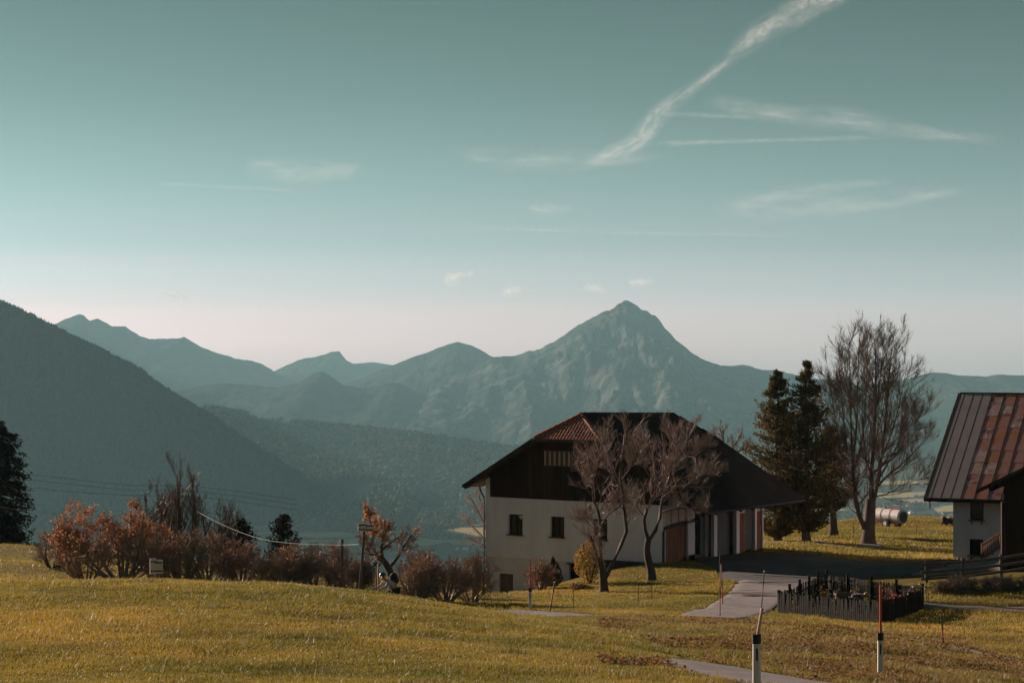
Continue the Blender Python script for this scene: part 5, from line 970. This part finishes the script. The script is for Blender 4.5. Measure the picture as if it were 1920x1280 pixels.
# ------------------------------------------------------------------ slurry tanker on the pasture
tb = on(1668, 240); ax = nrm(np.array([-.60, .80, 0])); sx2 = np.array([-ax[1], ax[0], 0])
def tk(a, s, z): return tb+ax*a+sx2*s+np.array([0, 0, z])
M_tank = mat('galvanised_tank', (.75, .66, .63), (.64, .56, .53), scale=1.5, rough=.45, metal=.0, spec=.5)
tt = thing('slurry_tanker', 'galvanised slurry tanker trailer with red drawbar parked on the pasture', 'trailer', tb)
TL = 1.95; tr_ = .80
tank = MB().tube([tk(a, 0, 1.28) for a in (-TL, -TL+.02, 0, TL-.02, TL)], tr_, 28).build('tank', M_tank, tt, smooth=False)
MB().tube([tk(-TL-.17, 0, 1.28), tk(-TL-.10, 0, 1.28), tk(-TL, 0, 1.28)], [.45, .68, .80], 28).build('end_dome', M_tank, tank); MB().tube([tk(TL, 0, 1.28), tk(TL+.10, 0, 1.28), tk(TL+.17, 0, 1.28)], [.80, .68, .45], 28).build('end_dome', M_tank, tank)
for a in (-1.9, -.6, .7, 1.9): MB().tube([tk(a-.03, 0, 1.28), tk(a+.03, 0, 1.28)], tr_+.03, 28).build('hoop', M_metal, tank)
MB().tube([tk(-TL-.2, 0, 1.28), tk(-TL-.12, 0, 1.28)], .62, 20).build('rear_lid', M_darkmetal, tt)
MB().tube([tk(.6, 0, 2.02), tk(.6, 0, 2.22)], .24, 14).build('manhole', M_metal, tt); MB().tube([tk(1.4, 0, 2.02), tk(1.4, 0, 2.3)], .09, 10).build('valve', M_metal, tt)
MB().box(tk(-.6, 0, 2.14), ax*.9, sx2*.22, ZZ*.03).build('walkway', M_red, tt)
for s in (-1, 1):
    wq = MB(); wq.tube([tk(-.35, s*.78, .5), tk(-.35, s*1.12, .5)], .5, 22); w_ = wq.build('wheel', M_black, tt); MB().tube([tk(-.35, s*.76, .5), tk(-.35, s*1.15, .5)], .25, 16).build('rim', M_tank, w_)
    MB().bar(tk(-1.8, s*.45, .55), tk(1.7, s*.45, .55), .12, .16).build('chassis_rail', M_red, tt)
MB().tube([tk(-.35, -.95, .5), tk(-.35, .95, .5)], .07, 8).build('axle', M_darkmetal, tt)
for s in (-1, 1): MB().bar(tk(1.7, s*.42, .58), tk(3.5, 0, .62), .10, .14).build('drawbar', M_red, tt)
MB().tube([tk(2.9, .1, 0), tk(2.9, .1, .95)], .05, 8).build('jack_leg', M_metal, tt)
MB().tube([tk(2.3, -.35, .58), tk(2.3, .35, .58)], .32, 16).build('pump', M_darkmetal, tt)
MB().tube([tk(2.1, 0, .8), tk(1.95, 0, 1.6), tk(1.5, 0, 2.2)], .07, 8).build('suction_pipe', M_red, tt)

# ------------------------------------------------------------------ signs, posts and cables by the hedge
def sign(name, label, base, top, rad, boards, m=M_metal):
    t = thing(name, label, 'sign', base); MB().tube([base-[0, 0, .2], top], rad, 9).build('pole', m, t)
    for c, w, h_, rz, mm in boards:
        x = np.array([math.cos(rz), math.sin(rz), 0]); y = np.array([-x[1], x[0], 0]); b = MB().box(c, x*w/2, y*.015, ZZ*h_/2).build('panel', mm, t)
        for z in (-.3, .3): MB().box(c-y*.03+ZZ*h_*z, x*w*.46, y*.014, ZZ*.022).build('brace', M_darkmetal, b)
M_signb = mat('bare_sign_back', (.74, .63, .60), (.66, .56, .53), scale=4, rough=.6, metal=.0)
a = on(292, 85); tq = at(291, 1047, 85); sign('road_sign', 'tilted bare back of a road sign before the brown shrub', a, tq, .032, [(at(287, 1061, 84.9), .26, .62, .5, M_signb), (at(298, 1062, 84.95), .32, .55, -.15, M_signb)])
a = on(672, 85); tq = at(684.5, 980, 85); sign('direction_sign', 'leaning pole with two small pale sign boxes above the hedge', a, tq, .055, [(at(678, 988, 84.9), .30, .30, .25, M_signb), (at(693, 989, 84.95), .33, .28, -.1, M_signb)], M_gwood)
a = on(642, 88); t = thing('wooden_post', 'square dark wooden post standing upright in the hedge', 'post', a); MB().abox(a+[0, 0, (at(642, 1012, 88)[2]-a[2])/2-.1], .09, .09, at(642, 1012, 88)[2]-a[2]+.2).build('shaft', M_gwood, t); MB().abox(at(642, 1011, 88), .11, .11, .04).build('cap', M_gwood, t)
a = on(705, 86); t = thing('roofed_signboard', 'small grey pitched-roof board between sign pole and apple trunk', 'signboard', a); c = at(707, 1053, 86)  # small roofed signboard on a pole
for s in (-1, 1): MB().prism([c+[0, -.2, .12], c+[0, .2, .12], c+[s*.27, .2, -.08], c+[s*.27, -.2, -.08]], (0, 0, .03)).build('roof_board', M_gwood, t)
MB().tube([a-[0, 0, .2], c], .03, 8).build('pole', M_gwood, t); MB().abox(c-[0, 0, .1], .3, .25, .12).build('box', M_gwood, t)
def cable(label, pts, r, m, group=None):
    P = catmull([at(*p) for p in pts], 10); V, Q = tubes(P[None], np.full((1, len(P)), r), 6); o = mk('cable', V, [Q], m, smooth=True); tag(o, label, 'cable', group)
cable('bright sagging cable strung across the hedge', [(368, 957, 103), (400, 975, 100), (450, 997, 97), (500, 1012, 94), (560, 1019, 91), (640, 1021, 88), (672, 1020, 85.2)], .008, M_wirel)
for k, (y0, y1, y2) in enumerate([(888, 897, 909), (898, 907, 918), (912, 921, 928)]): cable(['highest of three thin dark wires beside the spruce', 'middle of three thin dark wires beside the spruce', 'lowest of three thin dark wires beside the spruce'][k], [(-40, y0-6, 240), (60, y0+2, 240), (130, y1, 240), (240, y2, 240), (380, y2+4, 240), (560, y2+28, 240)], .022, M_wire, 'overhead wires beside the spruce')
cable('pale wire passing in front of the dark spruce', [(-60, 943, 140), (0, 950, 140), (45, 957, 140), (110, 962, 140), (180, 966, 140), (280, 968, 140)], .014, M_wirel)

# ------------------------------------------------------------------ village on the valley floor, lattice mast
M_vwall = mat('far_house_wall', (.8, .74, .70), (.7, .64, .6), scale=.2, rough=.9); M_vroof = mat('far_house_roof', (.20, .11, .085), (.14, .085, .07), scale=.2, rough=.9)
hv = [(-5, -4, 0), (5, -4, 0), (5, 4, 0), (-5, 4, 0), (-5, -4, 5.5), (5, -4, 5.5), (5, 4, 5.5), (-5, 4, 5.5), (-5, 0, 8.5), (5, 0, 8.5)]
hme = bpy.data.meshes.new('village_house'); hme.from_pydata(hv+[(-5.6, -4.8, 5.1), (5.6, -4.8, 5.1), (5.6, 4.8, 5.1), (-5.6, 4.8, 5.1), (-5.6, 0, 8.8), (5.6, 0, 8.8)], [], [(0, 1, 5, 4), (1, 2, 6, 9, 5), (2, 3, 7, 6), (3, 0, 4, 8, 7), (10, 11, 15, 14), (12, 13, 14, 15)]); hme.materials.append(M_vwall); hme.materials.append(M_vroof); hme.update()
for i in (4, 5): hme.polygons[i].material_index = 1
r_ = np.random.default_rng(17); nh = 0
for (cx, cy, sx3, sy3, n) in [(800, 962, 60, 8, 26), (760, 945, 40, 4, 8), (880, 965, 30, 6, 14), (700, 985, 30, 5, 6), (880, 1030, 30, 4, 5), (500, 988, 30, 3, 7), (1700, 952, 70, 8, 14), (1560, 944, 40, 6, 8), (900, 950, 22, 5, 8)]:
    for k in range(n):
        px = cx+r_.normal(0, sx3*.55); py = min(1034, max(920, cy+r_.normal(0, sy3*.6))); p = floor_pt(px, py); p[2] = float(vh(p[0], p[1]))+1
        o = bpy.data.objects.new('village_house', hme); COL.objects.link(o); o.location = p; o.rotation_euler = (0, 0, r_.uniform(0, 3.14)); s = r_.uniform(.9, 1.7); o.scale = (s*r_.uniform(.9, 1.6), s, s)
        tag(o, 'tiny far pale house in the village on the valley floor', 'house', 'village houses on the valley floor')
p = floor_pt(850, 1012); t = thing('lattice_mast', 'thin lattice power mast standing on the pale valley field', 'mast', p); mm = MB()
for s in (-1, 1):
    for q in (-1, 1): mm.tube([p+[s*3, q*3, 0], p+[s*.6, q*.6, 34]], .35, 4)
for k in range(6):
    z = k*5.5; w0, w1 = 3-2.4*z/34, 3-2.4*(z+5.5)/34
    for s in (-1, 1): mm.tube([p+[-w0*s, -w0, z], p+[w1*s, -w1, z+5.5]], .22, 4)
mm.build('tower', M_metal, t)
for z, w_ in ((22, 6), (27, 8), (32, 5)): MB().tube([p+[-w_, 0, z], p+[w_, 0, z]], .35, 4).build('crossarm', M_metal, t)

# ------------------------------------------------------------------ contrails and thin cloud, far beyond the haze
def cloud_mat(name, dens, sc, streak):
    m = bpy.data.materials.new(name); m.use_nodes = True; t = m.node_tree; t.nodes.clear(); out = N(t, 'ShaderNodeOutputMaterial')
    a = N(t, 'ShaderNodeAttribute'); a.attribute_name = 'suv'; sp_ = N(t, 'ShaderNodeSeparateXYZ'); t.links.new(a.outputs['Vector'], sp_.inputs[0])
    def mth(op, x, y=None, cl_=False):
        n = N(t, 'ShaderNodeMath', operation=op); n.use_clamp = cl_
        for i, v in enumerate((x, y)):
            if v is None: continue
            if isinstance(v, (int, float)): n.inputs[i].default_value = v
            else: t.links.new(v, n.inputs[i])
        return n.outputs[0]
    mp = N(t, 'ShaderNodeMapping'); mp.inputs['Scale'].default_value = (sc, streak, 1); t.links.new(a.outputs['Vector'], mp.inputs[0])
    nz = N(t, 'ShaderNodeTexNoise'); nz.inputs['Scale'].default_value = 1.0; nz.inputs['Detail'].default_value = 9; nz.inputs['Roughness'].default_value = .65; nz.inputs['Distortion'].default_value = .6; t.links.new(mp.outputs[0], nz.inputs['Vector'])
    edge = mth('SUBTRACT', 1.0, mth('MULTIPLY', sp_.outputs['Y'], sp_.outputs['Y']), True); edge = mth('POWER', edge, 2.0)
    v = mth('MULTIPLY', mth('ADD', mth('MULTIPLY', mth('SUBTRACT', nz.outputs[0], .26), 1.9), 0.0), 1.0, True); nl = N(t, 'ShaderNodeTexNoise'); nl.inputs['Scale'].default_value = 1.3; nl.inputs['Detail'].default_value = 3; t.links.new(a.outputs['Vector'], nl.inputs['Vector']); brk = mth('MULTIPLY', mth('SUBTRACT', nl.outputs[0], .24), 2.0, True)
    al = mth('MULTIPLY', mth('MULTIPLY', mth('MULTIPLY', mth('MULTIPLY', edge, v), brk), sp_.outputs['Z']), dens*1.5, True)
    df = N(t, 'ShaderNodeBsdfDiffuse'); df.inputs[0].default_value = (.9, .9, .92, 1); tl = N(t, 'ShaderNodeBsdfTranslucent'); tl.inputs[0].default_value = (.9, .9, .92, 1); ms = N(t, 'ShaderNodeMixShader'); ms.inputs[0].default_value = .6; t.links.new(df.outputs[0], ms.inputs[1]); t.links.new(tl.outputs[0], ms.inputs[2])
    tr = N(t, 'ShaderNodeBsdfTransparent'); m2 = N(t, 'ShaderNodeMixShader'); t.links.new(al, m2.inputs[0]); t.links.new(tr.outputs[0], m2.inputs[1]); t.links.new(ms.outputs[0], m2.inputs[2]); t.links.new(m2.outputs[0], out.inputs[0]); return m
CM = [cloud_mat('contrail_vapour', .27, 5, 3.4), cloud_mat('thin_vapour', .16, 5, 1.2), cloud_mat('faint_vapour', .15, 1.5, 3.6)]
def cloud(name, label, pts, kind, D=42000, cat='cloud', seed=0, group=None):
    """pts: (px, py, half width px, strength); a long closed lens of vapour"""
    P = resample([(a, b, c, s) for a, b, c, s in pts], 60); n = 60; d2 = np.gradient(P[:, :2], axis=0); nn2 = nrm(np.stack([-d2[:, 1], d2[:, 0]], 1)); c = np.linspace(-1, 1, 9); V = []; UV = []
    ln = np.r_[0, np.cumsum(np.linalg.norm(np.diff(P[:, :2], axis=0), axis=1))]; ends = np.clip(np.minimum(ln, ln[-1]-ln)/(.12*ln[-1]), 0, 1)
    for side in (1, -1):
        for s in c:
            q = P[:, :2]+nn2*(P[:, 2]*1.5*s)[:, None]; dd = D-side*(1-s*s)*P[:, 2]/F*D*.8; V.append(np.stack([(q[:, 0]-960)/F*dd, dd, -(q[:, 1]-640)/F*dd], 1)); UV.append(np.stack([ln/100+seed*3.7, np.full(n, s)+seed*0, np.maximum(P[:, 3], 0)*ends], 1))
    V = np.concatenate(V); UV = np.concatenate(UV); g1_ = grid_faces(9, n); fs = np.concatenate([g1_, g1_[:, ::-1]+9*n]); o = mk(name, V, [fs], CM[kind], smooth=True, uv=UV); tag(o, label, cat, group); return o
cloud('contrail', 'broad white contrail rising to the top edge of the sky', [(1320,150,7,.6),(1350,122,10,.9),(1385,95,16,.9),(1430,58,22,1),(1490,24,24,1),(1560,-8,22,.9),(1640,-50,20,.8)], 0, cat='contrail', seed=1)
cloud('contrail', 'feathered middle stretch of the broken white contrail', [(1090,316,8,.7),(1140,290,13,1),(1190,268,17,1),(1215,240,19,1),(1245,205,17,1),(1290,172,12,1),(1335,138,8,1),(1370,112,10,.8)], 0, cat='contrail', seed=2)
cloud('contrail', 'wide faint vapour band slanting down across the sky', [(1310,185,14,.6),(1400,205,18,1),(1500,218,18,.9),(1600,225,20,1),(1700,245,14,.9),(1800,256,11,.9),(1890,264,8,.8)], 2, cat='contrail', seed=3)
cloud('contrail', 'long thin nearly level vapour line', [(1210,272,5,.7),(1300,267,5,1),(1450,263,4,1),(1580,259,4,.9),(1680,259,3,.6)], 1, cat='contrail', seed=4)
cloud('contrail', 'faint short level line above the long vapour line', [(1230,214,5,.6),(1320,216,5,.8),(1420,220,4,.5)], 1, cat='contrail', seed=5)
cloud('wispy_cloud', 'spreading wisp of cloud pointing up above the conifers', [(1330,385,16,.7),(1440,390,24,1),(1540,390,22,1),(1640,380,18,1),(1740,366,12,.9),(1830,356,6,.5)], 2, seed=6)
cloud('wispy_cloud', 'faint upper wisp branching off the spreading wisp', [(1400,372,10,.6),(1490,362,14,.9),(1570,350,10,.8),(1680,340,6,.5)], 2, seed=7)
cloud('wispy_cloud', 'isolated pale cloud streak over the table mountain', [(455,312,14,.8),(520,320,22,1),(600,322,22,1),(690,320,12,.7)], 2, seed=8)
cloud('wispy_cloud', 'faint band crossing the foot of the broken contrail', [(840,285,12,.6),(950,300,20,.8),(1060,302,20,.8),(1180,296,14,.7),(1260,290,8,.4)], 2, seed=9)
cloud('wispy_cloud', 'small pale cloud scrap below the contrail foot', [(985,386,6,.8),(1025,393,12,1),(1075,391,7,.7)], 2, seed=10)
cloud('small_cloud', 'hooked small cloud above the ridge next to the peak', [(828,522,9,3.2),(848,524,14,4.8),(868,517,7,4.5),(892,511,3,2.9)], 2, seed=11)
cloud('small_cloud', 'small rounded cloud low over the saddle', [(940,549,8,3.2),(958,547,11,4.8),(984,542,6,3.2)], 2, seed=12)
cloud('small_cloud', 'small streak cloud just off the summit', [(1092,537,4,2.9),(1115,541,9,4.2),(1140,548,5,2.9)], 2, seed=13)
cloud('small_cloud', 'small flat cloud above the summit', [(1175,528,4,2.9),(1200,530,9,4.2),(1226,527,4,2.9)], 2, seed=14)
cloud('small_cloud', 'small slanting cloud over the far jagged range', [(302,545,4,2.9),(322,550,7,3.8),(352,561,4,2.9)], 2, seed=15)
cloud('contrail', 'very thin level line low above the summit', [(840,424,3,.6),(1000,431,3,.8),(1200,437,3,.8),(1400,440,3,.8),(1520,443,2,.6)], 1, cat='contrail', seed=16)
cloud('contrail', 'thin short line beneath the isolated cloud streak', [(285,345,3,.8),(360,347,3,1),(420,351,2.5,.8),(570,358,3,.9)], 1, cat='contrail', seed=17)
# ------------------------------------------------------------------ air
hz = MB().abox((0, 10850, -75), 22000, 23300, 1050)
M_haze = bpy.data.materials.new('haze'); M_haze.use_nodes = True; th = M_haze.node_tree; th.nodes.clear()
ho = N(th, 'ShaderNodeOutputMaterial'); pv = N(th, 'ShaderNodeVolumePrincipled'); th.links.new(pv.outputs[0], ho.inputs['Volume'])
pv.inputs['Color'].default_value = (0.46, 0.82, 0.93, 1); pv.inputs['Density'].default_value = 3.7e-5; pv.inputs['Anisotropy'].default_value = 0.0
o = hz.build('haze', M_haze); o['kind'] = 'stuff'; o['label'] = 'pale teal haze filling the valley air'
